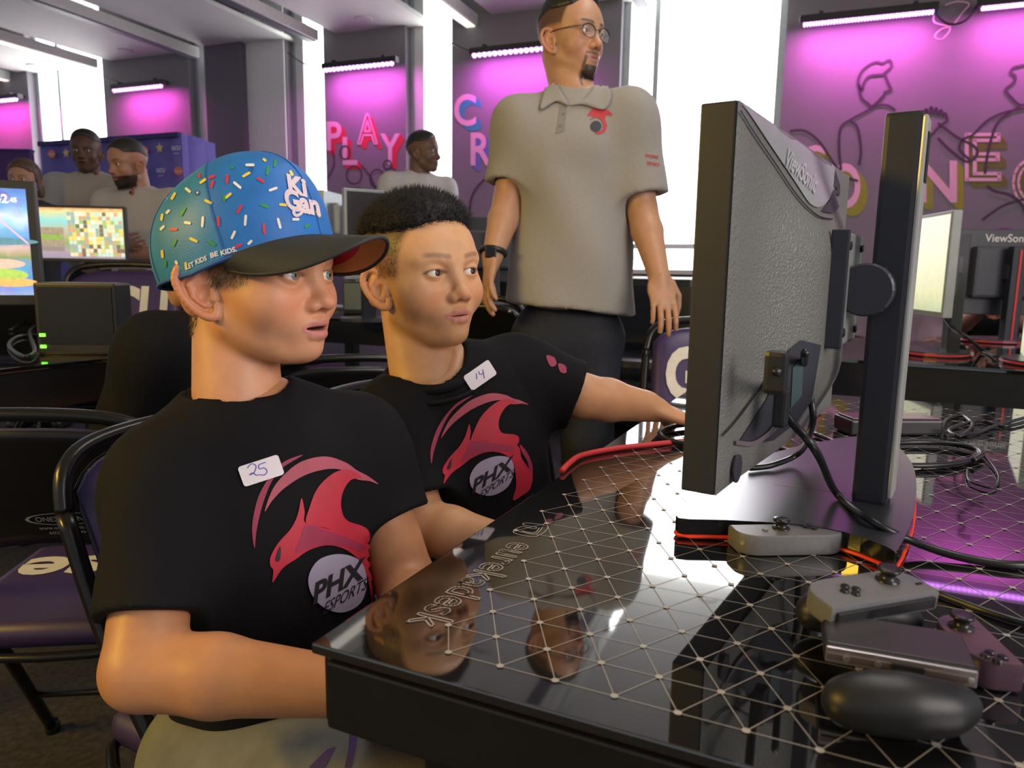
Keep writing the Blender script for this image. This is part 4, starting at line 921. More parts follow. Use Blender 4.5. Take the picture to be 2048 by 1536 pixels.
def rrect(c, a, b, r=.16):
    """rounded box: centre, half vectors"""
    out = []
    for sx, sy, t0 in ((1, 1, 0), (-1, 1, 90), (-1, -1, 180), (1, -1, 270)):
        for q in (0, 30, 60, 90):
            t = math.radians(t0+q); x = sx*(1-r)+r*math.cos(t); y = sy*(1-r*1.6)+r*1.6*math.sin(t); out.append((c[0]+a[0]*x+b[0]*y, c[1]+a[1]*x+b[1]*y))
    return out
sticker('white sticker with handwritten 25 on the capped boy\'s chest', rrect((521, 941), (40, -13), (7, 20)), [[(494, 935), (502, 927), (511, 931), (507, 945), (498, 949), (505, 945), (512, 950), (518, 948)], [(530, 924), (517, 929), (518, 937), (527, 935), (533, 942), (528, 949), (519, 949)]], 1.7, bv1)
# shorts and legs
m_short = M('grey_shorts', (.15, .15, .13), .85, vary=.18, scale=25, bump=.3, bscale=500)
lg = [(-.085, T1.p(.0, -.075, -.375)), (.085, T1.p(.0, .075, -.375))]; g = G((-.62, .35, -.02), (.25, 1.15, .66), .0065); sh = []
Uv = np.array(U); Vv = np.array(V)
for i, (o_, hp) in enumerate(lg):
    kn = hp+Uv*.33+Vv*(-.02 if i == 0 else .02)+np.array([0, 0, .02]); g.cap(hp, kn, .088, .078, .05); sh.append((hp, kn))
folds(g, .004, 28, 5); v, f = g.mesh(); obj('shorts', relax(v, f, 1), f, m_short, boy1, True); bvs = bvh_of(v, f)
decal('shorts_stripe', fill2d([[(700, 1468), (716, 1466), (712, 1500), (702, 1536), (690, 1536), (698, 1500)]], 10), bvs, M('stripe_violet', (.07, .035, .12), .8), boy1)
decal('shorts_stripe', fill2d([[(655, 1500), (672, 1495), (650, 1536), (618, 1536)]], 10), bvs, MATS['stripe_violet'], boy1)
lv = [limb_mesh([kn, np.array([kn[0]+.02, kn[1], .10])], [.055, .036], .008) for hp, kn in sh]; v, f = join(lv); obj('legs', v, f, m_skin, boy1, True, cols=paint(v, (.60, .34, .22)))
for hp, kn in sh:
    g = G((kn[0]-.12, kn[1]-.12, -.01), (kn[0]+.25, kn[1]+.12, .16), .006); b0 = np.array([kn[0]+.0, kn[1], .045]); g.cap(b0, b0+Uv*.15, .045, .040, .02).cap(b0+np.array([.02, 0, .05]), b0, .045, .045, .02); g.cut((0, 0, .004), (0, 0, -1)); v, f = g.mesh(); obj('shoe', v, f, m_black, boy1, True)
# hair under the cap
m_hair1 = M('light_brown_hair', (.24, .15, .065), .5, vary=.3, scale=150)
hl = fr1.l(hv1[RNG.integers(0, len(hv1), 60000)]); mk_ = p1['stubble'](hl[:, 0], hl[:, 1], hl[:, 2]); hl = hl[(mk_ > .28) & (hl[:, 2] < 3.5) & (np.abs(hl[:, 1]) < 7.3)][:3800]
spikes(fr1, boy1, m_hair1, hl, (hl-np.array([-1, 0, 3.0]))*np.array([.035, .05, .0])+np.array([-.12, 0, -.8])+RNG.normal(size=hl.shape)*.12, RNG.uniform(.5, 1.1, len(hl)), .035)

# ---- the cap (worn, lifts off: a thing of its own)
cap = empty('baseball_cap', 'blue cap with coloured sprinkles and black visor on the boy\'s head', 'cap', fr1.w((0, 0, 8)))
m_cap = M('cap_blue', (.012, .155, .50), .55, vary=.08, scale=40, bump=.15, bscale=800); m_cap2 = M('cap_light_blue', (.020, .21, .47), .5, vary=.08, scale=40, bump=.15, bscale=800)
m_vis = M('visor_black', (.020, .022, .022), .62, vary=.1, scale=200, bump=.15, bscale=900)
frc = Frame(fr1.R, (1, 1, 1), (0, 0, 0), fr1.w((0, 0, 0)))
CT = math.radians(22.5); ct, st_ = math.cos(CT), math.sin(CT)
def capP(a, b, c): return (a*ct-c*st_-.35, b, a*st_+c*ct+.0)                  # rim plane tilted up to the front
RA, RB, RH = 10.6, 8.6, 12.6
def crown(phi, t):
    """phi 0 = front; t 0 rim .. 1 top"""
    fr_ = max(0, math.cos(phi)); bk_ = max(0, -math.cos(phi)); e = 2.5+.9*fr_
    r = (1-t**e)**(1/(1.9+.5*fr_)); bul = 1+.035*math.sin(math.pi*t)*(1-.2*fr_)
    return capP(RA*math.cos(phi)*r*bul*(1-.02*bk_)+.5*t*fr_*0+.9*t, RB*math.sin(phi)*r*bul, RH*t+2.2*bk_*(1-t))
nphi, nt = 96, 30; v = []; f = []; mi = []
for j in range(nt+1):
    t = 1-(1-j/nt)**1.7
    for i in range(nphi): v.append(frc.w(crown(2*math.pi*i/nphi, min(t, .99995))))
for j in range(nt):
    for i in range(nphi):
        f.append((j*nphi+i, j*nphi+(i+1) % nphi, (j+1)*nphi+(i+1) % nphi, (j+1)*nphi+i)); a = (i+.5)/nphi*360; a = a-360 if a > 180 else a; mi.append(0 if abs(a) < 66 else 1)
cr = obj('crown', v, f, [m_cap, m_cap2], cap, True, mi=mi); cv = [Vector(q) for q in v]
bvc = BVHTree.FromPolygons(cv, f)
for a in (66, -66, 125, -125, 0, 180):
    B().tube([frc.w(np.array(crown(math.radians(a), t))*1.003) for t in np.linspace(.0, .985, 24)], .0006, 5).build('panel_seam', M('seam_blue', (.008, .09, .33), .6), cr)
B().lathe(frc.w(crown(0, .9999)), [(.008, -.001), (.0075, .003), (.004, .005)], (Vector(fr1.R[:, 0]), Vector(fr1.R[:, 1]), Vector(fr1.R[:, 2])), 14).build('top_button', m_vis, cap)
B().tube([frc.w(np.array(crown(a, 0))*1.0) for a in np.linspace(0, 2*math.pi, 60, endpoint=False)], .0022, 6, closed=True).build('rim_band', MATS['seam_blue'], cap, True)
def visor(phi, s, lift):
    b = np.array(crown(phi, .015)); x = phi/math.radians(70); e = 7.4*max(0, 1-abs(x)**2.6)**.62
    y = b[1]; q = b+np.array([e*s, 0, 0])*1.0; q[1] = b[1]*(1-.10*s); q[2] += e*s*(-.02)-3.3*(abs(y)/8.7)**2*s*(.35+e/7.4*.9); return q
NP, NS = 56, 14
for nm, lift, mt in (('visor', .16, m_vis), ('visor_underside', -.16, [M('visor_red', (.42, .01, .05), .6), M('visor_orange', (.50, .22, .07), .6)])):
    v = []; f = []; mi = []
    for i in range(NP+1):
        for j in range(NS+1): ph, s0 = math.radians(-70+140*min(max(i, .3), NP-.3)/NP), j/NS; du_ = visor(ph+.02, s0, 0)-visor(ph-.02, s0, 0); dv_ = visor(ph, min(s0+.05, 1), 0)-visor(ph, min(s0+.05, 1)-.05, 0); nn = np.cross(dv_, du_); nn = nn/(np.linalg.norm(nn)+1e-9); nn = nn if nn @ np.array([.2*math.cos(ph), .9*math.sin(ph), .9]) > 0 else -nn; v.append(frc.w(visor(math.radians(-70+140*i/NP), s0, 0)+nn*lift))
    for i in range(NP):
        for j in range(NS): k = i*(NS+1)+j; f.append((k, k+NS+1, k+NS+2, k+1)); mi.append(1 if j > NS*.45 else 0)
    obj(nm, v, f, mt, cap, True, mi=mi if nm != 'visor' else None)
B().tube([frc.w(visor(math.radians(-70+140*i/NP), 1, 0)) for i in range(NP+1)], .0024, 8).build('visor_edge', m_vis, cap, True)
# sprinkles, lettering
sc = {'w': M('sprinkle_white', (.80, .78, .70), .5), 'y': M('sprinkle_yellow', (.80, .62, .06), .5), 'r': M('sprinkle_red', (.62, .03, .07), .5), 'g': M('sprinkle_green', (.02, .30, .06), .5)}
spr = [('w', 500, 331, 9, 0), ('y', 529, 321, 4, 40), ('g', 550, 327, 8, 100), ('g', 535, 342, 9, 100), ('y', 493, 350, 9, -30), ('r', 521, 361, 9, 30), ('w', 475, 371, 10, 40), ('w', 546, 379, 9, -20), ('r', 455, 359, 9, 95), ('y', 407, 363, 8, -35), ('r', 425, 369, 8, 105), ('r', 424, 355, 7, -20), ('w', 377, 381, 7, 40), ('w', 397, 386, 3, 30), ('y', 417, 404, 8, 25), ('y', 457, 392, 8, -40), ('g', 449, 397, 7, 95), ('r', 479, 419, 10, -60), ('g', 529, 412, 9, 20), ('y', 567, 410, 9, 5), ('w', 491, 441, 11, 95), ('w', 406, 444, 11, 95), ('r', 437, 443, 10, 85), ('g', 367, 424, 10, -60), ('w', 376, 446, 7, 10), ('r', 348, 459, 8, 0), ('w', 337, 424, 5, -45), ('y', 348, 393, 8, -60), ('w', 326, 456, 6, -45), ('g', 350, 486, 8, -65), ('y', 388, 480, 9, 25), ('g', 424, 486, 9, 35), ('w', 467, 470, 9, -65), ('w', 558, 447, 11, 75), ('r', 528, 458, 11, 85), ('r', 616, 426, 8, 10), ('y', 635, 428, 8, 60), ('w', 591, 439, 7, 0), ('w', 500, 485, 6, -45), ('r', 476, 492, 9, -25), ('y', 326, 508, 8, 85), ('g', 332, 528, 7, 90), ('y', 353, 550, 8, -80), ('w', 354, 525, 4, 60), ('y', 373, 532, 8, 85), ('r', 415, 539, 7, 35), ('g', 614, 452, 6, -30), ('y', 349, 567, 7, 55), ('w', 331, 401, 6, -40), ('y', 325, 435, 7, -80), ('r', 400, 352, 5, 70), ('g', 465, 336, 3, 0), ('y', 582, 347, 6, 60)]
for k, x, y, hl, an in spr:
    a = math.radians(an); dx, dy = math.cos(a), math.sin(a); pts = [(x+dx*hl*t, y+dy*hl*t) for t in (-1, -.85, -.4, 0, .4, .85, 1)]
    decal('sprinkle', stroke2d(pts, [2.6, 5, 5.4, 5.4, 5.4, 5, 2.6]), bvc, sc[k], cr, .0008)
for wd, cx, cy, dx, dy, hh in (('LET', 383, 531, 15, -7, 10), ('KIDS', 405, 520, 22, -9, 10), ('BE', 431, 509, 15, -5, 10), ('KIDS.', 460, 502, 32, -9, 10)):
    decal('cap_lettering', text_px(wd, (cx-2, cy), (dx, dy), (-2, -hh), bold=.03), bvc, m_white, cr, .001)
m_pk = M('cap_word_pink', (.72, .58, .62), .6)
decal('cap_script', text_px('Ki', (592, 372), (44, 12), (-14, -40), bold=.045, shear=.25), bvc, m_pk, cr, .0014)
decal('cap_script', text_px('Gan', (602, 405), (68, 14), (-16, -46), bold=.045, shear=.25), bvc, m_pk, cr, .0014)
decal('cap_script', stroke2d(sp2([(600, 408), (603, 424), (592, 432), (586, 424), (596, 418)], 5), 6), bvc, m_pk, cr, .0014)
for x, y in ((395, 386), (503, 340)): decal('eyelet', stroke2d([(x+4*math.cos(a), y+4*math.sin(a)) for a in np.linspace(0, 6.4, 12)], 2), bvc, MATS['seam_blue'], cr, .001)
# ======================================================================= boy pointing at the screen
boy2 = empty('person', 'boy with short black hair and sticker 14, arm stretched toward the monitor', 'person', (-.10, 1.1, 0))
fr2 = Frame(rotm(46, 2, 3), (.93, 1.02, .935), (8.3, -3.1, 0), PD(873, 546, 1.0))
sR2, sL2 = np.array(PD(782, 842, 1.06)), np.array(PD(1030, 742, 1.20)); q_ = sL2-sR2
T2 = Torso((sR2+sL2)/2+np.array([0, 0, .008]), (q_[1], -q_[0], 0), np.cross(np.array([q_[1], -q_[0], 0]), q_))
nb2 = np.array(PD(852, 742, 1.09))
def st2(x, y, z):
    t = smooth01((z-2.2+.16*np.abs(y))/2.4)*smooth01((4.8-x+.35*np.maximum(z-3, 0))/1.2); side = smooth01((np.abs(y)-4.5)/1.2)*smooth01((4.6-x+.25*z)/1.3)*smooth01((z+1.2)/1.6); bk = smooth01((-x-2.0)/2.5)*smooth01((z+7)/3)
    e = 1-(np.abs(y) > 7.45)*(z < 3.0); return np.clip(np.maximum(np.maximum(.85*t, .62*side), .7*bk), 0, 1)*e
p2 = dict(skin=(.62, .345, .175), hair=(.030, .022, .016), jaw=4.7, cheek=3.1, mouth=.02, eye=.44, nose=.92, lips=.95, neck=4.9, lipcol=(.52, .19, .16), browd=.5, earout=32, ear=1.0, earx=.7, stubble=st2, browz=.2)
v, f = head_mesh(p2, fr2.l(nb2+np.array([0, 0, -.01])), .14); hv, hf = fr2.w(v), f; hc = face_cols(v, p2)
eL, wL = np.array(PD(1165, 792, 1.20)), np.array(PD(1290, 812, 1.235)); eR, wR = np.array(PD(838, 1052, 1.02)), np.array(PD(1020, 1092, .975))
aL = limb_mesh([sL2, eL, eL+(wL-eL)*.4, wL], [.040, .036, .035, .026], .004, dict(wrist=wL, d=np.array(PD(1380, 840, 1.25))-wL, palm_n=(.1, .1, -1), s=.86, curl=.22, thumb=1, splay=.12, curls=[.15, .3, .4, .5]))
aR = limb_mesh([sR2, eR, eR+(wR-eR)*.35, wR], [.041, .038, .036, .026], .0045, dict(wrist=wR, d=wR-eR, palm_n=(0, 0, -1), s=.84, curl=.4, thumb=-1))
g = G(*nbox([T2.p(0, 0, .06), T2.p(0, 0, -.45), sR2, sL2], .16), .008); shirt(g, T2, .11, .075, .50, nb2, (sL2, sR2)); core = g.mesh()
parts = [(hv, hf), aR, aL, core]; v, f = join(parts)
obj('body', v, f, m_skin, boy2, True, cols=np.concatenate([hc]+[paint(q[0], (.60, .32, .16)) for q in parts[1:]]))
eyeballs(fr2, boy2, (.035, .020, .013), gaze=(14, 3))
hemR = sR2+(eR-sR2)*.78; hemL = sL2+(eL-sL2)*.90
lo, hi = nbox([T2.p(0, 0, .07), T2.p(0, 0, -.42), sR2, sL2, hemR, hemL], .17); g = G(lo, hi, .0048)
shirt(g, T2, .138, .096, .50, nb2, (sL2, sR2)); sleeve(g, sR2, hemR, .052, .064, .0048, .04); sleeve(g, sL2, hemL, .052, .056, .0048, .045)
g.cut(T2.p(0, 0, -.415), -T2.u); folds(g, .0036, 26, 11)
g.cap(nb2, nb2+T2.u*.09+T2.F*.01, .058, .064, .006, mode='sub')
v, f = g.mesh(); v = relax(v, f, 2, .5); ts2 = obj('t_shirt', v, f, m_tee, boy2, True); bv2 = bvh_of(v, f)
for rr, dz, th, nm in ((.0, -.004, .0078, 'collar_rib'), (.013, -.019, .0035, 'collar_seam')): neck_ring(T2, nb2+T2.F*.004+T2.u*dz, .059+rr, .062+rr, .010, th, nm, m_tee, ts2)
def A2(x, y):   # emblem of the first shirt -> the smaller, tilted one
    dx, dy = (x-640)/280, (y-1075)/340; return 962+dx*212-dy*18, 896+dy*226-dx*38
emblem(bv2, ts2, A2)
sticker('white sticker with handwritten 14 on the pointing boy\'s shoulder', rrect((958, 752), (25, -17), (9, 14)), [[(950, 748), (951, 760)], [(955, 744), (957, 750), (964, 748)], [(963, 741), (966, 758)]], 1.5, bv2)
decal('sleeve_print', fill2d([sp2([(1092, 712), (1108, 716), (1112, 730), (1100, 733)], 4, True)], 8), bv2, m_logo_m, ts2); decal('sleeve_print', fill2d([sp2([(1116, 728), (1130, 732), (1132, 746), (1120, 744)], 4, True)], 8), bv2, m_logo_m, ts2)
g = G((-.40, .75, .20), (.42, 1.45, .66), .008)
for l_ in (-.075, .075):
    hp = T2.p(0, l_, -.385); hp[2] = .49; g.cap(hp, hp+np.array(U)*.30, .085, .075, .05)
v, f = g.mesh(); obj('trousers', v, f, M('dark_trousers', (.02, .02, .025), .8), boy2, True)
for l_ in (-.075, .075):
    hp = T2.p(0, l_, -.385)+np.array(U)*.30; v, f = limb_mesh([(hp[0], hp[1], .48), (hp[0], hp[1], .08)], [.07, .05], .01); obj('trouser_leg', v, f, MATS['dark_trousers'], boy2, True)
    g = G((hp[0]-.1, hp[1]-.12, -.01), (hp[0]+.25, hp[1]+.12, .14), .008); b0 = np.array([hp[0], hp[1], .045]); g.cap(b0, b0+np.array(U)*.14, .045, .04, .02); g.cut((0, 0, .004), (0, 0, -1)); v, f = g.mesh(); obj('shoe', v, f, m_black, boy2, True)
m_hair2 = M('black_hair', (.009, .008, .009), .62, vary=.3, scale=150, spec=.3)
def line2(X, Y, Z): return np.maximum(3.9+.10*np.abs(Y)+.16*np.maximum(X-2, 0)-Z+np.maximum(X-6.3, 0)*1.1-np.maximum(-X-3, 0)*.35, -50)
o, hvx = hair_shell(fr2, boy2, m_hair2, line2, 1.0, .30, .25, .22)
idx = np.where(hvx[:, 2] > 4.6)[0]; sel = RNG.choice(idx, 9000); bs = hvx[sel]-np.array([0, 0, .3]); cn = bs-np.array([-.8, 0, 1.0]); cn /= np.linalg.norm(cn, axis=1)[:, None]
spikes(fr2, boy2, m_hair2, bs, cn+np.array([.35, -.1, .1])+RNG.normal(size=bs.shape)*.28, RNG.uniform(.7, 1.5, len(bs)), .05)
n = 2600; hs = RNG.integers(0, len(hv), n*6); hl = fr2.l(hv[hs]); m = (st2(hl[:, 0], hl[:, 1], hl[:, 2]) > .35) & (hl[:, 2] < 5.5) & (np.abs(hl[:, 1]) < 7.5); hl = hl[m][:n]
cn = hl-np.array([-.8, 0, 1.0]); cn /= np.linalg.norm(cn, axis=1)[:, None]
spikes(fr2, boy2, M('brown_fade_hair', (.10, .070, .035), .5), hl, cn*.35+np.array([-.3, 0, -.7])+RNG.normal(size=hl.shape)*.15, RNG.uniform(.25, .5, len(hl)), .025, 'side_fade_hair')
# ======================================================================= standing man
man = empty('person', 'standing man in grey polo shirt and glasses with hand on a chair back', 'person', (.2, 2.15, 0))
frm = Frame(rotm(47, -2, 0), (1.07, 1.05, 1.08), (8.3, -3.1, 0), PD(1172, 60, 2.06))
sRm, sLm = np.array(PD(1042, 243, 2.16)), np.array(PD(1258, 236, 2.14)); q_ = sLm-sRm
Tm = Torso((sRm+sLm)/2+np.array([0, 0, .01]), (q_[1]+.05, -q_[0], 0))
nbm = np.array(PD(1152, 192, 2.15))
def beardm(x, y, z):
    gt = smooth01((z+11.9)/.5)*smooth01((-7.9-z)/.5)*smooth01((2.9-np.abs(y))/.7)*(x > 4.5)
    mo = smooth01((z+5.75)/.2)*smooth01((-4.75-z)/.25)*smooth01((3.0-np.abs(y))/.5)*(x > 6.5)*.6
    sd = smooth01((np.abs(y)-2.15)/.4)*smooth01((3.1-np.abs(y))/.4)*smooth01((-5.6-z)/.6)*(x > 5.2)*.75
    return np.clip(np.maximum(np.maximum(gt*.92, mo), sd), 0, 1)
def stm(x, y, z):
    s1 = smooth01((z-1.0)/1.6)*smooth01((3.6-x+.25*np.maximum(z-2, 0))/1.0)*smooth01((np.abs(y)-4.2)/1.2); b1 = smooth01((-x-1.5)/2.0)*smooth01((z+4)/3); return .8*np.maximum(s1, b1)*(1-(np.abs(y) > 7.6)*(z < 2.5))
pm = dict(skin=(.46, .25, .15), hair=(.014, .011, .010), jaw=5.2, cheek=2.5, mouth=.02, eye=.40, nose=1.1, lips=.95, neck=5.7, lipcol=(.33, .13, .105), browd=.8, stubble=stm, beard=beardm, ear=1.05)
v, f = head_mesh(pm, frm.l(nbm+np.array([0, 0, -.02])), .18); hv, hf = frm.w(v), f; hc = face_cols(v, pm)
eR, wR = np.array(PD(1018, 402, 2.18)), np.array(PD(985, 512, 2.10)); eL, wL = np.array(PD(1283, 418, 2.16)), np.array(PD(1318, 552, 2.06))
aR = limb_mesh([sRm, eR, eR+(wR-eR)*.35, wR], [.055, .046, .045, .030], .0055, dict(wrist=wR, d=np.array(PD(972, 590, 2.08))-wR, palm_n=(.8, .3, .1), s=1.02, curl=.30, thumb=-1))
aL = limb_mesh([sLm, eL, eL+(wL-eL)*.35, wL], [.055, .046, .045, .030], .0055, dict(wrist=wL, d=np.array(PD(1332, 640, 2.02))-wL, palm_n=(-.2, .9, .1), s=1.02, curl=.22, thumb=1))
g = G(*nbox([Tm.p(0, 0, .06), Tm.p(0, 0, -.55), sRm, sLm], .2), .012); shirt(g, Tm, .16, .09, .66, nbm, (sLm, sRm)); core = g.mesh()
parts = [(hv, hf), aR, aL, core]; v, f = join(parts)
obj('body', v, f, m_skin, man, True, cols=np.concatenate([hc]+[paint(q[0], (.44, .235, .14)) for q in parts[1:]]))
eyeballs(frm, man, (.03, .018, .012), gaze=(10, -2))
m_polo = M('grey_polo', (.27, .255, .235), .85, vary=.10, scale=350, bump=.15, bscale=900, sheen=.2)
hemR = sRm+(eR-sRm)*.80; hemL = sLm+(eL-sLm)*.86
lo, hi = nbox([Tm.p(0, 0, .08), Tm.p(0, 0, -.66), sRm, sLm, hemR, hemL], .20); g = G(lo, hi, .0068)
shirt(g, Tm, .185, .120, .62, nbm, (sLm, sRm), .075, .06); g.ell(Tm.p(.01, 0, -.50), (.130, .180, .28), .06, R=Tm.R).ell(Tm.p(.0, 0, -.62), (.135, .190, .20), .06, R=Tm.R)
sleeve(g, sRm, hemR, .075, .082, .0068, .05, .030); sleeve(g, sLm, hemL, .075, .082, .0068, .05, .030)
zh = PY(1130, 606, float(Tm.C[1])-.12).z; g.cut((0, 0, zh), (-.10, .0, -1)); folds(g, .0075, 15, 22)
g.cap(nbm+Tm.u*.01, nbm+Tm.u*.12, .060, .070, .006, mode='sub')
v, f = g.mesh(); v = relax(v, f, 2, .5); po = obj('polo_shirt', v, f, m_polo, man, True); bvm = bvh_of(v, f)
# collar leaves, placket, buttons, cuffs
neck_ring(Tm, nbm+Tm.u*.005, .068, .068, .022, .012, 'collar_stand', m_polo, po)
for ring in ([(1110, 150), (1092, 180), (1080, 222), (1112, 206), (1136, 214), (1128, 196), (1116, 176)], [(1196, 166), (1170, 200), (1138, 214), (1166, 212), (1206, 222), (1222, 200), (1216, 178)]):
    o = decal('collar_leaf', fill2d([sp2(ring, 4, True)], 8), bvm, m_polo, po, .007); md = o.modifiers.new('thickness', 'SOLIDIFY'); md.thickness = .004; md.offset = 0
decal('placket', fill2d([[(1120, 212), (1134, 210), (1128, 262), (1112, 268)]], 10), bvm, M('polo_placket', (.21, .195, .185), .85), po, .0015)
for x, y in ((1127, 228), (1121, 252)): decal('button', fill2d([[(x+3*math.cos(a), y+3*math.sin(a)) for a in np.linspace(0, 6.28, 8, endpoint=False)]], 9), bvm, M('polo_button', (.20, .15, .14), .4), po, .003)
def small_emblem(bv, par, cx, cy, s_, yw=1.0):
    q = lambda pts: [(cx+x*s_*yw, cy+y*s_) for x, y in pts]
    decal('emblem_flame', fill2d([q(sp2([(-24, -12), (-14, -26), (4, -30), (24, -22), (30, -12), (18, -14), (14, -4), (18, 10), (12, 24), (-2, 28), (-8, 24), (6, 20), (10, 8), (4, -4), (-8, -8), (-20, -2), (-12, -12)], 4, True))], 7), bv, M('emblem_red', (.46, .035, .045), .7), par, .0016)
    decal('emblem_disc', fill2d([q([(-6+12*math.cos(a), 11+12*math.sin(a)) for a in np.linspace(0, 6.28, 16, endpoint=False)])], 7), bv, M('emblem_navy', (.03, .035, .045), .7), par, .0024)
small_emblem(bvm, po, 1197, 243, .92)
decal('sleeve_print', text_px('PHOENIX', (1304, 313), (26, 4), (0, -7), bold=.02), bvm, MATS['emblem_red'], po, .002); decal('sleeve_print', text_px('ESPORTS', (1306, 328), (24, 4), (0, -7), bold=.02), bvm, MATS['emblem_red'], po, .002)
# trousers and shoes
m_jean = M('dark_jeans', (.010, .013, .024), .8, vary=.2, scale=80, bump=.2, bscale=700)
hipc = np.array(PY(1134, 650, float(Tm.C[1]))); g = G((hipc[0]-.32, hipc[1]-.28, .0), (hipc[0]+.34, hipc[1]+.30, hipc[2]+.12), .011)
g.ell(hipc-np.array([0, 0, .02]), (.155, .10, .13), .05)
feet = []
for s_, kx in ((-1, 0), (1, 0)):
    h0 = hipc+np.array([s_*.085, 0, -.05]); kn = np.array([hipc[0]+s_*.10-.03, hipc[1]-.02, .50]); an = np.array([hipc[0]+s_*.11-.05, hipc[1]+.03, .06]); g.chain([h0, kn, an], [.088, .074, .064], .05); feet.append(an)
g.cut((0, 0, .03), (0, 0, -1)); folds(g, .004, 20, 31); v, f = g.mesh(); obj('trousers', relax(v, f, 1), f, m_jean, man, True)
for an in feet:
    g = G(an-np.array([.10, .26, .07]), an+np.array([.10, .12, .12]), .008); b0 = np.array([an[0], an[1], .05]); g.cap(b0, b0+np.array([.02, -.16, -.008]), .048, .042, .02); g.cut((0, 0, .004), (0, 0, -1)); v, f = g.mesh(); obj('shoe', v, f, m_black, man, True)
m_hairm = M('man_black_hair', (.010, .009, .009), .45, vary=.3, scale=150)
hair_shell(frm, man, m_hairm, lambda X, Y, Z: 4.6-.55*np.minimum(np.abs(Y)-3.0, 0)*0+.0*X-Z+np.maximum(X-5.2, 0)*1.7-np.maximum(-X-2, 0)*.55+np.maximum(np.abs(Y)-5.0, 0)*-.35, .75, .28, .3, .10)
n = 500; y = RNG.uniform(-2.6, 2.6, n); z = RNG.uniform(-11.2, -8.0, n); g_ = np.stack([8.0-.12*y**2-.16*np.maximum(-9.4-z, 0)**2+.0*z, y, z], 1); spikes(frm, man, m_hairm, g_, np.stack([np.full(n, .5), y*.05, -np.ones(n)], 1)+RNG.normal(size=(n, 3))*.15, RNG.uniform(.4, .8, n), .06, 'goatee')
gl = empty('eyeglasses', 'thin dark-framed eyeglasses worn by the standing man', 'glasses', frm.w((9, 0, 0)))
m_gf = M('glasses_frame', (.035, .03, .032), .35, .4)
for s_ in (-1, 1):
    ring = [(9.75-.16*abs(y)**1.4*.3, s_*3.15+2.35*math.cos(a), -.25+1.75*math.sin(a)*(1 if math.sin(a) < 0 else .92)) for a in np.linspace(0, 2*math.pi, 28, endpoint=False) for y in [s_*3.15+2.35*math.cos(a)]]
    B().tube([frm.w(q) for q in ring], .0011, 6, closed=True).build('lens_rim', m_gf, gl, True)
    B().tube([frm.w(q) for q in ring[1:14]], .0020, 6).build('brow_bar', m_gf, gl, True)
    lm = bpy.data.materials.get('lens_glass')
    if not lm:
        lm = M('lens_glass', (1, 1, 1), .02, vary=0); lm.node_tree.nodes['Principled BSDF'].inputs['Alpha'].default_value = .10
    obj('lens', [frm.w(q) for q in ring], [tuple(range(28))], lm, gl)
    B().tube([frm.w(q) for q in [(9.1, s_*5.45, .55), (6, s_*6.8, .5), (1, s_*7.35, .35), (-1.2, s_*7.45, -.1)]], .0013, 6).build('temple', m_gf, gl, True)
B().tube([frm.w(q) for q in spline([(9.75, -.85, .0), (10.05, 0, .35), (9.75, .85, .0)], 6)], .0011, 6).build('bridge', m_gf, gl, True)
wt = empty('wristwatch', 'black band wristwatch on the standing man\'s right wrist', 'watch', wR)
d_, n_ = perp(np.array(PD(972, 590, 2.08))-wR, (1, -.4, 0)); sd_ = np.cross(d_, n_)
B().tube([wR-d_*.012+(n_*math.cos(a)+sd_*math.sin(a))*.0335 for a in np.linspace(0, 2*math.pi, 24, endpoint=False)], .0085, 8, closed=True).build('strap', m_black, wt, True)
B().box(Vector(wR-d_*.012-n_*.0+np.array([-.006, -.034, 0])), (.032, .010, .034), bev=.003).build('watch_case', m_blackm, wt)
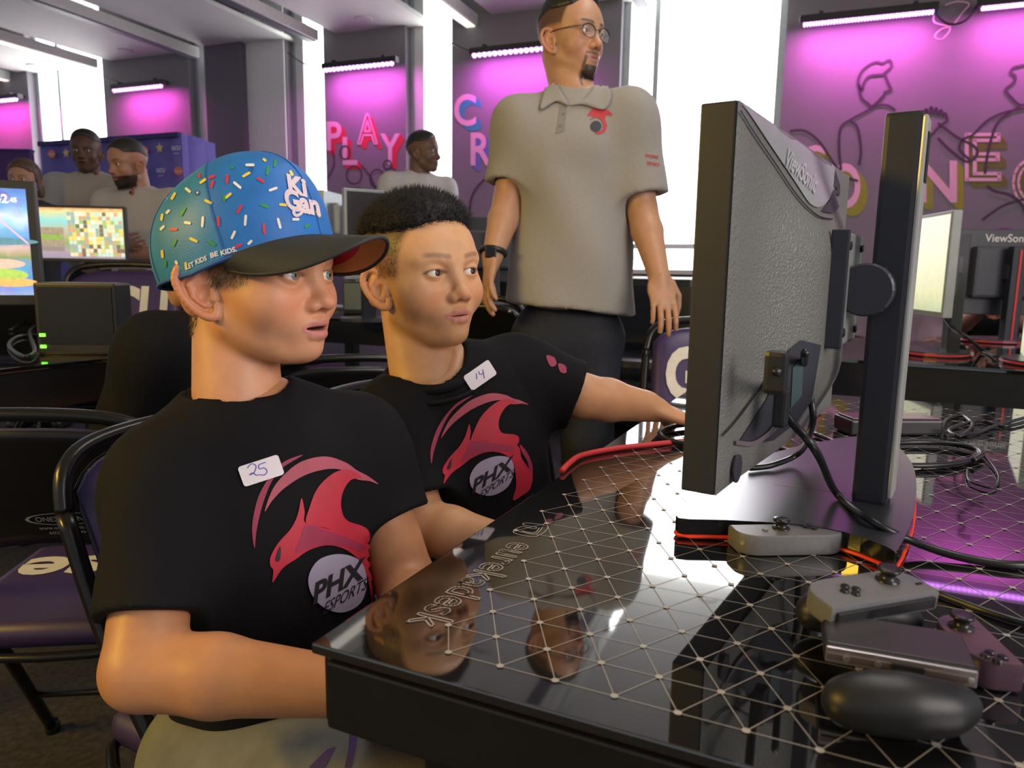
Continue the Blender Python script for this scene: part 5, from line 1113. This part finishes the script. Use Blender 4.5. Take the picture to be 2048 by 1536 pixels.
# ------------------------------------------------------------------ folding chairs
m_pad = M('purple_vinyl', (.042, .025, .10), .42, vary=.08, scale=20); m_padk = M('black_vinyl', (.012, .012, .014), .4, vary=.1, scale=20); m_gcu = M('pad_print_cream', (.58, .55, .50), .6)
def chair(lab, loc, rz, pad=None, word=None, scale=1.0, back_logo=False, seat_word=None):
    t = empty('folding_chair', lab, 'chair', loc, rz, 'folding chairs'); t.scale = (scale, scale, scale*(.94 if scale == 1 else 1)); pad = pad or m_pad; Bq = lambda b, n, m, s=True: b.build(n, m, t, s, False)
    for s in (-1, 1):
        y = .205*s
        Bq(B().tube(spline([(.21, y, .01), (.0, y, .40), (-.13, y, .60), (-.205, y*.98, .76)], 5), .0115, 8), 'front_leg', m_blackm)
        Bq(B().tube([(-.24, y*.93, .01), (.10, y*.93, .43)], .0105, 8), 'rear_leg', m_blackm)
        Bq(B().lathe((.21, y, .0), [(.014, 0), (.015, .02), (.012, .03)], n=10), 'foot_cap', m_black)
        Bq(B().lathe((-.24, y*.93, .0), [(.014, 0), (.015, .02), (.012, .03)], n=10), 'foot_cap', m_black)
    Bq(B().tube(spline([(-.205, -.201, .76), (-.222, -.185, .815), (-.235, -.13, .842), (-.24, 0, .85), (-.235, .13, .842), (-.222, .185, .815), (-.205, .201, .76)], 6), .0115, 8), 'top_arch', m_blackm)
    Bq(B().tube([(-.18, -.19, .12), (-.18, .19, .12)], .008, 6), 'rear_stretcher', m_blackm); Bq(B().tube([(.14, -.2, .14), (.14, .2, .14)], .008, 6), 'front_stretcher', m_blackm)
    Bq(B().tube(spline([(.17, -.185, .425), (.17, .185, .425), (-.17, .185, .425), (-.17, -.185, .425)], 6, True), .008, 6, closed=True), 'seat_frame', m_blackm)
    sp_ = Bq(B().box((.0, 0, .447), (.37, .365, .05), bev=.022), 'seat_pad', pad)
    sh_ = None
    # back: steel shell and curved pad
    def surf(a, b, off):
        """a across -1..1, b 0..1 up"""
        y = .186*a; zb = .555+.045*(1-a*a); zt = .832-.035*a**6-.012*a*a; z = zb+(zt-zb)*b; x = -.115-(z-.58)*.46-.018*(1-a*a)+off; return (x, y, z)
    nu, nv = 18, 10
    for nm, o0, o1, mt in (('back_shell', -.006, .0, m_blackm), ('back_pad', .002, .03, pad)):
        v = []; f = []
        for side, o in ((0, o0), (1, o1)):
            for i in range(nu+1):
                for j in range(nv+1):
                    a, b = -1+2*i/nu, j/nv; e = (1-a**8)*(1-(2*b-1)**8); oo = o if side == 0 else o0+(o-o0)*max(.25, e**.5 if e > 0 else 0)
                    v.append(surf(a*.985, b*.97+.01, oo))
        n1 = (nu+1)*(nv+1)
        for i in range(nu):
            for j in range(nv): k = i*(nv+1)+j; f += [(k, k+1, k+nv+2, k+nv+1), (n1+k, n1+k+nv+1, n1+k+nv+2, n1+k+1)]
        rim = [i*(nv+1) for i in range(nu+1)]+[nu*(nv+1)+j for j in range(1, nv+1)]+[i*(nv+1)+nv for i in range(nu-1, -1, -1)]+[j for j in range(nv-1, 0, -1)]
        for i in range(len(rim)): a, b = rim[i], rim[(i+1) % len(rim)]; f.append((a, b, n1+b, n1+a))
        bp = obj(nm, v, f, mt, t, True, False); sh_ = bp if nm == 'back_shell' else sh_
    for s in (-1, 1): (lambda b, n, m: b.build(n, m, sh_, True, False))(B().lathe((-.215, .15*s, .80), [(.006, -.012), (.006, -.016), (.003, -.018)], (Vector((0, 1, 0)), UP, Vector((1, 0, 0))), 8), 'rivet', M('rivet', (.5, .5, .55), .3, .8))
    def onpad(word, w_, h_, cz, front=True, mt=m_gcu, name='pad_lettering', **kw):
        v, f, tw, th = text2d(word, **kw); P = []
        for x, y in v:
            yy = x/tw*w_; zz = cz+y/th*h_; a = yy/.186*(1 if front else -1); zb = .555+.045*(1-a*a); zt = .832-.035*a**6-.012*a*a; P.append(surf(a, (zz-zb)/(zt-zb), .0335 if front else -.0085))
        obj(name, P, f, mt, bp, False, False)
    if word: onpad(word, .29, .145, .705, bold=.045)
    if back_logo:
        mk = M('faint_grey_print', (.30, .30, .34), .5); on = []
        v = []; f = []
        for i in range(28):
            a = 2*math.pi*i/28
            for r in (1, .9):
                yy, zz = .035+.058*math.cos(a)*r, .655+.013*math.sin(a)*r; q = -yy/.186; zb = .555+.045*(1-q*q); zt = .832-.035*q**6-.012*q*q; v.append(surf(-q*-1 if False else yy/.186*-1, (zz-zb)/(zt-zb), -.0085))
            f.append((2*i, 2*((i+1) % 28), 2*((i+1) % 28)+1, 2*i+1))
        obj('logo_ring', v, f, mk, sh_, False, False)
        for wd, ww, hh, cz in (('ONEX EVENTS', .085, .010, .655), ('www.onexevents.com', .085, .006, .636), ('602 243-2004', .06, .006, .626)):
            vv, ff, tw, th = text2d(wd, bold=.01); P = []
            for x, y in vv:
                yy = .035+x/tw*ww ; zz = cz+y/th*hh; a = -yy/.186; zb = .555+.045*(1-a*a); zt = .832-.035*a**6-.012*a*a; P.append(surf(a, (zz-zb)/(zt-zb), -.0085))
            obj('logo_lettering', P, ff, mk, sh_, False, False)
    if seat_word:
        b = put_text(seat_word, (.06, 0, .4735), Vector((0, 1, 0)), Vector((-1, 0, 0)), .32, height=.09, bold=.03); b.build('seat_lettering', m_gcu, sp_, False, False)
    return t
RU = math.atan2(U.y, U.x)
chair('purple padded folding chair the capped boy sits on', (-.275, .955, 0), RU-.05)
chair('purple padded folding chair under the pointing boy', (-.075, 1.25, 0), RU+.05)
chair('black-backed folding chair with faint oval logo at lower left', (-.77, 1.30, 0), math.radians(97), m_pad, back_logo=True, seat_word='ease')
p = PD(1352, 720, 2.18); chair('purple folding chair lettered GCU under the standing man\'s hand', (p.x+.08, p.y-.24, 0), math.radians(-100), word='GCU', scale=1.04)
p = PD(278, 610, 3.1); chair('purple folding chair lettered GCU behind the large game dock', (p.x, p.y-.25, 0), math.radians(-80), word='GCU', scale=1.2)
p = PD(165, 580, 3.2); chair('black folding chair with curved top left of the GCU chair', (p.x-.1, p.y-.05, 0), math.radians(75), m_padk, scale=1.12)
p = PD(648, 720, 1.9); chair('black folding chair seen between the two boys', (p.x, p.y+.15, 0), math.radians(110), m_padk)
p = PD(985, 640, 2.9); chair('black folding chair behind the pointing boy\'s shoulder', (p.x, p.y+.2, 0), math.radians(70), m_padk, scale=1.08)
p = PD(965, 470, 4.3); chair('black folding chair far behind the standing man\'s arm', (p.x, p.y, 0), math.radians(85), m_padk, scale=1.28)
# ------------------------------------------------------------------ desks and equipment behind
def bdesk(lab, c, lu, lv, z=.75, ap=.10, rot=0):
    t = empty('gaming_desk', lab, 'desk', (c.x, c.y, 0)); Rm = Matrix.Rotation(rot, 3, 'Z'); u, v = Rm @ U, Rm @ V; ax = (u, v, UP); c = Vector((c.x, c.y, 0))
    B().box(c+UP*(z-.006), (lu, lv, .012), ax, .002).build('desk_top', m_glass, t)
    for s in (-1, 1):
        B().box(c+v*s*(lv/2-.015)+UP*(z-.012-ap/2), (lu-.02, .02, ap), ax, .003).build('apron', m_apron, t); B().box(c+u*s*(lu/2-.015)+UP*(z-.012-ap/2), (.02, lv-.05, ap), ax, .003).build('apron', m_apron, t)
        for q in (-1, 1): B().box(c+u*s*(lu/2-.08)+v*q*(lv/2-.08)+UP*((z-.012-ap)/2), (.06, .06, z-.012-ap), ax, .004).build('leg', m_apron, t)
    return t
def bmon(lab, c, yaw, wd, ht, base_z, scr, back=m_dkg, red=False, word=None, tilt=0.0, bez=.012, sm_=m_mon):
    """c: panel centre; yaw: direction the screen faces (radians)"""
    t = empty('monitor', lab, 'monitor', (c.x, c.y, base_z)); n = Vector((math.cos(yaw), math.sin(yaw), 0)); r = Vector((-n.y, n.x, 0)); ax = (r, n, UP); c = Vector(c)
    B().box(c-n*.018, (wd, .030, ht), ax, .004).build('casing', sm_, t); B().box(c-n*.05, (wd*.55, .045, ht*.6), ax, .012).build('rear_cover', back, t)
    B().box(c-n*.0025+UP*.003, (wd-bez*2, .002, ht-bez*2-.006), ax).build('screen', scr, t)
    s = c-n*.105; B().box((s.x, s.y, (base_z+c.z+ht*.3)/2), (.055, .04, c.z+ht*.3-base_z), ax, .005).build('stand_column', m_mon, t)
    B().box(c-n*.085, (.06, .05, .06), ax, .006).build('mount', m_dkg, t)
    b = s+n*.06; out = [b+r*math.cos(a)*.14+n*math.sin(a)*.11 for a in np.linspace(0, 2*math.pi, 20, endpoint=False)]
    B().prism([(q.x, q.y, base_z+.002) for q in out], UP*.014).build('stand_base', m_base, t)
    if red:
        B().tube([(q.x, q.y, base_z+.007) for q in out], .003, 5, closed=True).build('red_trim', m_red, t); q = s-n*.022; B().box((q.x, q.y, (base_z+c.z+ht*.3)/2), (.008, .003, c.z+ht*.3-base_z-.03), ax).build('red_stripe', m_red, t)
    if word: put_text(word, c-n*.0345+UP*ht*.40, -r, UP, wd*.36, bold=.01).build('brand_lettering', M('brand_white', (.6, .58, .6), .5), t)
    return t
def box_dev(lab, c, yaw, sz, leds=True, name='game_dock', mt=m_black, front=None):
    t = empty(name, lab, 'dock', c); n = Vector((math.cos(yaw), math.sin(yaw), 0)); r = Vector((-n.y, n.x, 0)); ax = (r, n, UP); c = Vector(c)
    B().box(c+UP*sz[2]/2, sz, ax, .006).build('dock_shell', mt, t); B().box(c+UP*sz[2]*.55+n*(sz[1]/2+.001), (sz[0]*.9, .003, sz[2]*.8), ax, .001).build('dock_face', front or m_blackm, t)
    if leds:
        for k in (.12, .28): B().box(c+UP*sz[2]*k+n*(sz[1]/2+.004)+r*(-sz[0]*.42), (.014, .003, .008), ax).build('status_light', M('led_green', (.15, 1.0, .05), .4, emit=2.2, vary=0), t)
    return t
LZ = .78
e0, e1 = PZ(0, 738, LZ), PZ(0, 738, LZ)+V*1.6; lc = e0+V*.35-U*.45
bdesk('dark desk at left carrying the bright racing-screen monitor', Vector((lc.x, lc.y, 0)), .9, 1.55, LZ)
scrA = screen_mat('game_screen_sky', [(0, (.35, .45, .60)), (.12, (.10, .28, .75)), (.30, (.12, .35, .55)), (.36, (.25, .30, .10)), (.45, (.75, .45, .42)), (.52, (.10, .30, .60)), (.62, (.20, .45, .80)), (.72, (.75, .85, .95)), (.82, (.20, .42, .85)), (1, (.06, .18, .62))], 1.1, .12, 9)
yA = math.radians(-70); cA = PD(78, 488, 2.02); nA = Vector((math.cos(yA), math.sin(yA), 0)); rA = Vector((-nA.y, nA.x, 0))
cA = cA-rA*.27; tA = bmon('monitor showing a blue sky racing game with timer at the left edge', cA, yA, .54, .335, LZ, scrA, bez=.022)
b = put_text('3:42', cA+rA*.180+UP*.118+nA*.002, rA, UP, .052, bold=.02); put_text('.45', cA+rA*.217+UP*.1155+nA*.002, rA, UP, .019, b, bold=.02); b.build('timer_digits', M('timer_white', (1, .95, .8), .5, emit=1.0, vary=0), tA)
B().ribbon([cA+rA*.06+UP*.13+nA*.0018, cA+rA*.17+UP*.075+nA*.0018, cA+rA*.245+UP*.0+nA*.0018], .004, nA).build('screen_track_line', M('track_pink', (.8, .45, .7), .5, emit=.7, vary=0), tA)
for (a, z0), sz, colr in [((.17, -.085), (.07, .018), (.35, .55, .12)), ((.16, -.055), (.075, .014), (.85, .45, .40)), ((.20, -.105), (.06, .012), (.70, .42, .15)), ((.17, .005), (.10, .010), (.10, .25, .35))]:
    B().add([cA+rA*(a+sz[0]*math.cos(q))+UP*(z0+sz[1]*math.sin(q))+nA*.0016 for q in np.linspace(0, 2*math.pi, 18, endpoint=False)], [tuple(range(18))]).build('screen_island', M('isle_%d' % int(colr[0]*100+colr[1]*10), colr, .5, emit=.7, vary=.2, scale=90), tA)
q = PZ(176, 706, LZ); box_dev('large black dock with two green lights on the left desk', q, math.radians(-84), (.205, .10, .190))
cable([PZ(x, y, LZ+.006) for x, y in [(20, 660), (60, 640), (110, 645), (100, 668), (40, 672), (18, 690), (45, 712), (70, 700), (60, 660), (95, 640)]], .005, 'tangled_cable', 'black cables tangled on the left desk below the monitor')
cable([PZ(x, y, LZ+.006) for x, y in [(245, 655), (262, 648), (285, 652), (295, 662), (270, 668), (250, 662)]], .005, 'coiled_cable', 'black cable coiled right of the large dock')
c = PD(150, 585, 3.75); bdesk('dark desk in front of the two men with folded arms', Vector((c.x, c.y+.1, 0)), 1.2, .9, .86)
scrB = screen_mat('game_screen_menu', [(0, (.35, .28, .36)), (.16, (.45, .36, .42)), (.3, (.30, .42, .12)), (.5, (.55, .50, .30)), (.75, (.30, .75, .70)), (.93, (.85, .75, .30)), (1, (.75, .35, .15))], 1.0, .0, 10)
cB = PD(160, 468, 3.6); yB = math.radians(-84); tB = bmon('monitor showing a mosaic of small character tiles at left', cB, yB, .43, .272, .86, scrB)
nB = Vector((math.cos(yB), math.sin(yB), 0)); rB = Vector((-nB.y, nB.x, 0))
cols_t = [(.75, .70, .45), (.35, .50, .15), (.55, .70, .60), (.20, .14, .08), (.85, .80, .65), (.60, .35, .20), (.30, .42, .40), (.75, .65, .15)]
tm = [M('tile_%d' % i, c_, .5, emit=.75, vary=.2, scale=60) for i, c_ in enumerate(cols_t)]
for i in range(14):
    for j in range(11):
        o = cB+rB*(-.055+i*.0182+.0006*(10-j))+UP*(-.108+j*.0195)+nB*.0016
        if i == 0 and j == 0: me_t = None
        B().add([o, o+rB*.0165, o+rB*.0165+UP*.018, o+UP*.018], [(0, 1, 2, 3)]).build('screen_tile', tm[RNG.integers(0, 8)], tB)
for (x0, x1, z0, z1), m_ in [((-.195, -.075, -.06, .03), M('menu_panel', (.40, .33, .24), .5, emit=.6, vary=.4, scale=60)), ((-.195, -.075, -.085, -.062), M('menu_strip', (.35, .30, .30), .5, emit=.5)), ((-.19, -.085, -.03, -.005), M('menu_green', (.25, .50, .05), .5, emit=.7))]:
    B().add([cB+rB*x0+UP*z0+nB*.0014, cB+rB*x1+UP*z0+nB*.0014, cB+rB*x1+UP*z1+nB*.0014, cB+rB*x0+UP*z1+nB*.0014], [(0, 1, 2, 3)]).build('screen_panel', m_, tB)
q = PD(272, 560, 3.4); q.z = .862; box_dev('small black dock with green lights right of the mosaic monitor', q, math.radians(-84), (.125, .07, .14))
# middle of the room
c = PD(715, 640, 3.3); bdesk('dark desk seen between the two boys\' heads', Vector((c.x, c.y+.35, 0)), .9, .8, .80)
q = PZ(718, 628, .80); box_dev('pale grey-fronted dock on the middle desk', q, math.radians(-85), (.14, .07, .155), False, front=M('dock_grey_face', (.16, .19, .21), .4))
off = M('screen_off', (.03, .028, .035), .25); silver = M('silver_case', (.30, .33, .36), .4, .3)
c = PD(668, 440, 3.9); bmon('silver-edged monitor seen edge-on beyond the capped boy', c, math.radians(170), .40, .27, .80, off, back=silver, sm_=silver)
c = PD(752, 470, 3.0); bmon('monitor with pale frame behind the pointing boy\'s head', c, math.radians(-60), .26, .36, .80, off, sm_=silver)
c = PD(1000, 560, 3.6); bdesk('dark desk behind the standing man\'s watch hand', Vector((c.x+.22, c.y+.5, 0)), .7, .6, .86)
c = PD(985, 500, 3.5); bmon('black monitor behind the standing man\'s watch hand', c, math.radians(95), .50, .30, .86, off)
tag(B().tube(spline([PZ(990, 585, .875), PZ(1005, 578, .875), PZ(1020, 588, .875)], 6), .006, 6).build('headset_cable', m_cab, smooth=True), 'short black cable on the desk behind the man', 'cable')
# right of the room
RZ = .76
p0, p1 = PZ(1600, 712, RZ), PZ(2060, 742, RZ); c = (p0+p1)/2; du = (p1-p0).normalized(); rr = math.atan2(du.y, du.x)-RU
bdesk('dark desk at right carrying the angled pale-screened monitor', c+Vector((-du.y, du.x, 0))*.45+du*.35, 1.9, .9, RZ, .11, rr)
scrC = screen_mat('pale_yellow_screen', [(0, (.55, .60, .35)), (.2, (.80, .78, .45)), (.6, (.90, .86, .60)), (1, (.88, .84, .66))], .95, .06, 20)
pl, pr = PD(1812, 530, 2.62), PD(1893, 530, 2.30); c = (pl+pr)/2; d = (pr-pl); yw = math.atan2(-d.x, d.y)
yw = math.atan2(d.x, -d.y)+math.pi if math.cos(math.atan2(d.x, -d.y)) > 0 else math.atan2(d.x, -d.y)
c.z = PD(1855, 530, 2.45).z; bmon('monitor with pale yellow screen angled away at right', c, yw, max((Vector((d.x, d.y, 0))).length, .3), .335, RZ, scrC, red=True, sm_=M('pale_case', (.24, .26, .28), .4))
c = PD(1998, 545, 3.0); bmon('black monitor back lettered ViewSonic at the right edge', c, math.radians(88), .50, .34, RZ, off, red=True, word='ViewSonic', sm_=m_dkg)
c = PD(2062, 620, 2.25); bmon('pale-edged monitor cut by the right frame edge', c, math.radians(150), .40, .33, RZ, scrC, red=True, sm_=MATS['pale_case'])
cable([PD(1880, 620, 2.45), PD(1905, 655, 2.40), PD(1935, 675, 2.35), PZ(1965, 700, RZ+.01), PZ(1990, 712, RZ+.01)], .006, 'power_cable', 'black cable drooping from the angled right monitor')
# sofa under the wide window
so = empty('sofa', 'black leather sofa under the wide window behind the man', 'sofa', PY(1390, 700, 4.6)); sc_ = PY(1390, 640, 4.6)
m_lea = M('black_leather', (.012, .014, .018), .32, vary=.15, scale=12)
sx = Vector((sc_.x, 4.6, 0)); 
B().box(sx+UP*.24, (1.5, .8, .28), WAX, .04).build('seat_base', m_lea, so)
for s in (-.5, .5): B().box(sx+WD*s*1.2*.55+UP*.43+WN*.05, (.64, .62, .14), WAX, .05).build('seat_cushion', m_lea, so); B().box(sx+WD*s*1.2*.55+UP*.74-WN*.3, (.64, .2, .5), WAX, .06).build('back_cushion', m_lea, so)
for s in (-1, 1): B().box(sx+WD*s*.78+UP*.36, (.18, .8, .60), WAX, .06).build('armrest', m_lea, so)
for s in (-1, 1):
    for q in (-1, 1): B().lathe(sx+WD*s*.65+WN*q*.3, [(.03, 0), (.03, .10)], n=10).build('foot', m_blackm, so)
cu = empty('cushion', 'small white and purple round cushion beside the GCU chair', 'cushion', PD(1372, 650, 2.9)); g = G(np.array(PD(1372, 648, 3.0))-.2, np.array(PD(1372, 648, 3.0))+.2, .012)
# floor box by the legs
fb = empty('paper_sheet', 'white sheet of paper on the carpet near the man\'s leg', 'paper', PZ(1228, 757, 0.002)); a = PZ(1228, 757, .002)
B().box((a.x, a.y, .004), (.30, .21, .004), bev=.001).build('sheet', m_white, fb)
bpy.data.objects.remove(cu)
# ======================================================================= people further back (same builder, coarser)
def bg_person(lab, eye_px, depth, yaw, skin, hair, scale=1.05, shoulder=None, F=None, shirt_mat=None, arms=None, hairstyle='short', beard=None, sw=.19, legs=True, emb=None, collar=True, seat=False, pitch=0, near_eye=-3.1, hvox=.3):
    t = empty('person', lab, 'person'); fr = Frame(rotm(yaw, pitch), (scale, scale, scale*1.02), (8.3, near_eye, 0), PD(*eye_px, depth))
    F = np.array(F); Lv = np.cross((0, 0, 1.0), F/np.linalg.norm(F)); neck = fr.w((-3.0, 0, -13.0)); C = neck+np.array([0, 0, -.05])+F*0; Tt = Torso(C, F); sR, sL = Tt.p(0, -sw, -.02), Tt.p(0, sw, -.02)
    p = dict(skin=skin, hair=hair, jaw=5.2, cheek=2.6, mouth=.02, eye=.40, nose=1.1, neck=5.6, lipcol=tuple(np.array(skin)*np.array((.85, .6, .6))), beard=beard)
    v, f = head_mesh(p, fr.l(neck+np.array([0, 0, -.03])), hvox); parts = [(fr.w(v), f)]; cols = [face_cols(v, p)]
    ends = []
    for (s, e, w_) in (arms(Tt, sR, sL) if arms else []):
        dh = (w_-e)/np.linalg.norm(w_-e); m = limb_mesh([s, e, e+(w_-e)*.35, w_], [.055, .047, .045, .031], .009, dict(wrist=w_, d=dh, palm_n=-F+np.array([0, 0, .2]), s=1.0, curl=.3, thumb=1)); parts.append(m); cols.append(paint(m[0], skin)); ends.append((s, e))
    g = G(*nbox([Tt.p(0, 0, .05), Tt.p(0, 0, -.5), sR, sL], .18), .02); shirt(g, Tt, sw*.85, .09, .62, neck, (sL, sR)); m = g.mesh(); parts.append(m); cols.append(paint(m[0], skin))
    v, f = join(parts); t.location = (C[0], C[1], 0); obj('body', v, f, m_skin, t, True, cols=np.concatenate(cols))
    eyeballs(fr, t, (.03, .02, .015))
    pts = [Tt.p(0, 0, .08), Tt.p(0, 0, -.64), sR, sL]+[s+(e-s)*.9 for s, e in ends]; lo, hi = nbox(pts, .2); g = G(lo, hi, .011)
    shirt(g, Tt, sw, .125, .64, neck, (sL, sR), .07, .06)
    for s, e in ends: sleeve(g, s, s+(e-s)*.82, .075, .082, .011, .05, .022)
    g.cut(Tt.p(0, 0, -.62), (0, 0, -1)); folds(g, .004, 20, int(depth*100)); g.cap(neck, neck+np.array([0, 0, .12]), .062, .07, .006, mode='sub')
    v, f = g.mesh(); v = relax(v, f, 1); so_ = obj('shirt', v, f, shirt_mat, t, True); bv = bvh_of(v, f)
    if collar: neck_ring(Tt, neck+np.array([0, 0, -.02]), .075, .075, .02, .016, 'collar', shirt_mat, so_, 20)
    if emb: small_emblem(bv, so_, *emb)
    mh = M('hair_%d' % int(hair[0]*1000), hair, .5, vary=.3, scale=120)
    if hairstyle == 'short': hair_shell(fr, t, mh, lambda X, Y, Z: 4.4-Z+np.maximum(X-5.4, 0)*1.6-np.maximum(-X-2, 0)*.55-np.maximum(np.abs(Y)-5, 0)*.3, .6, .3, .4, .06, taper=1.5)
    elif hairstyle == 'mop': hair_shell(fr, t, mh, lambda X, Y, Z: -1.5-Z+np.maximum(X-3.5, 0)*1.3-np.maximum(-X-1, 0)*.5, 1.2, .9, .4, .35, taper=1.2)
    elif hairstyle == 'long':
        def ex(g): g.ell((-2.5, 0, -5), (8.0, 8.8, 12), 2).ell((7.0, 0, -7.5), (7, 5.6, 10), .8, mode='sub')
        hair_shell(fr, t, mh, lambda X, Y, Z: 3.8-Z+np.maximum(X-5.5, 0)*1.0-np.maximum(-X+3.2, 0)*3.0+0*Y, .9, .8, .4, .25, ex, taper=1.0)
    if beard:
        n = 700; y = RNG.uniform(-4.6, 4.6, n); z = RNG.uniform(-11.5, -6.8, n); bs = np.stack([7.6-.16*y**2-.10*np.maximum(-9-z, 0)**2, y, z], 1); spikes(fr, t, mh, bs, np.stack([np.full(n, .5), y*.08, -np.ones(n)*.7], 1)+RNG.normal(size=(n, 3))*.2, RNG.uniform(.6, 1.3, n), .10, 'beard')
    if legs:
        hz = Tt.p(0, 0, -.60); g = G((hz[0]-.3, hz[1]-.3, 0), (hz[0]+.3, hz[1]+.3, hz[2]+.14), .02); g.ell(hz, (.15, .11, .13), .05)
        for s in (-1, 1): a = hz+Tt.L*s*.085; g.chain([a, np.array([a[0]+Tt.L[0]*s*.02, a[1]+Tt.L[1]*s*.02, .5]), np.array([a[0]+Tt.L[0]*s*.03, a[1]+Tt.L[1]*s*.03, .06])], [.088, .072, .06], .05)
        g.cut((0, 0, .02), (0, 0, -1)); v, f = g.mesh(); obj('trousers', v, f, m_jean, t, True)
        for s in (-1, 1):
            a = hz+Tt.L*s*.115; a[2] = .045; g = G(a-.22, a+.22, .014); g.cap(a, a+F/np.linalg.norm(F)*.15, .045, .04, .02); g.cut((0, 0, .004), (0, 0, -1)); v, f = g.mesh(); obj('shoe', v, f, m_black, t, True)
    elif seat:
        hz = Tt.p(0, 0, -.56); g = G(hz-np.array([.6, .6, max(.2, hz[2])]), hz+.6, .02); Fn = F/np.linalg.norm(F)
        for s in (-1, 1): a = hz+Tt.L*s*.09; k_ = a+Fn*.38; g.chain([a, k_, np.array([k_[0], k_[1], .06])], [.09, .075, .055], .04)
        g.cut((0, 0, .02), (0, 0, -1)); v, f = g.mesh(); obj('trousers', v, f, m_jean, t, True)
    return t
def folded(T, sR, sL):
    eR = T.p(.04, -.27, -.30); eL = T.p(.04, .27, -.31); return [(sR, eR, T.p(.20, .04, -.27)), (sL, eL, T.p(.21, -.05, -.31))]
def hang(T, sR, sL): return [(sR, T.p(-.02, -.24, -.31), T.p(.05, -.25, -.55)), (sL, T.p(-.02, .24, -.31), T.p(.05, .25, -.55))]
m_polo2 = M('light_grey_polo', (.36, .335, .33), .85, vary=.08, scale=250, sheen=.2)
fullb = lambda x, y, z: np.clip(smooth01((-5.0-z+.18*np.maximum(np.abs(y)-3, 0)*0)/.8)*(1-np.exp(-((y/1.9)**4)-((z+6.6)/.75)**4))*(x > .8)*(z > -12.6)+smooth01((np.abs(y)-4.2)/.8)*smooth01((1.0-z)/1.5)*(x > .6)*(x < 3.4)*(z > -9)*.35, 0, .95)
bg_person('tall man in grey polo, arms folded, before the left side of the backdrop', (150, 300), 4.6, 78, (.085, .042, .028), (.010, .009, .009), 1.12, F=(.22, -1, 0), shirt_mat=m_polo2, arms=folded, sw=.20, emb=(192, 343, .28), pitch=-4)
bg_person('bearded man in grey polo with folded arms, head bowed left', (218, 330), 4.1, 118, (.34, .17, .11), (.012, .010, .010), 1.12, F=(-.15, -1, 0), shirt_mat=m_polo2, arms=folded, sw=.20, beard=fullb, emb=(264, 382, .32), pitch=-10)
bg_person('man in pale polo standing in profile before the narrow window', (868, 302), 4.7, 18, (.13, .07, .05), (.010, .009, .010), 1.10, F=(.55, -.85, 0), shirt_mat=M('pale_polo', (.46, .45, .47), .85, vary=.06), arms=hang, sw=.19)
bg_person('woman with long brown hair behind the left monitor', (22, 358), 4.3, 85, (.36, .19, .13), (.075, .042, .028), 1.0, F=(.1, -1, 0), shirt_mat=M('dark_top', (.02, .02, .03), .8), hairstyle='long', sw=.16)
bg_person('brown-haired boy in black T-shirt behind the capped boy', (325, 516), 1.72, 195, (.48, .26, .16), (.13, .085, .045), 1.02, F=(-.75, .65, 0), shirt_mat=m_tee, arms=lambda T, sR, sL: [(sR, T.p(.06, -.21, -.27), T.p(.28, -.10, -.22)), (sL, T.p(.06, .21, -.27), T.p(.28, .10, -.22))], hairstyle='mop', sw=.145, legs=False, seat=True, collar=False, near_eye=3.1, hvox=.24)
bg_person('dark-haired person seated behind the angled right monitor', (1808, 520), 3.7, 80, (.40, .22, .15), (.02, .015, .012), 1.0, F=(.1, -1, 0), shirt_mat=M('mauve_top', (.30, .20, .26), .8), arms=lambda T, sR, sL: [(sR, T.p(.05, -.22, -.27), T.p(.30, -.05, -.26)), (sL, T.p(.05, .22, -.27), T.p(.30, .12, -.26))], legs=False, seat=True, sw=.16)
bg_person('person in black reaching over the desk behind the lettered monitor', (2015, 500), 4.1, 85, (.42, .20, .14), (.02, .015, .012), 1.0, F=(0, -1, 0), shirt_mat=m_tee, arms=lambda T, sR, sL: [(sR, T.p(.05, -.22, -.27), np.array(PD(1965, 618, 3.6))), (sL, T.p(.05, .22, -.27), np.array(PD(2010, 622, 3.6)))], legs=False, seat=True, sw=.17)
bpy.context.view_layer.update()
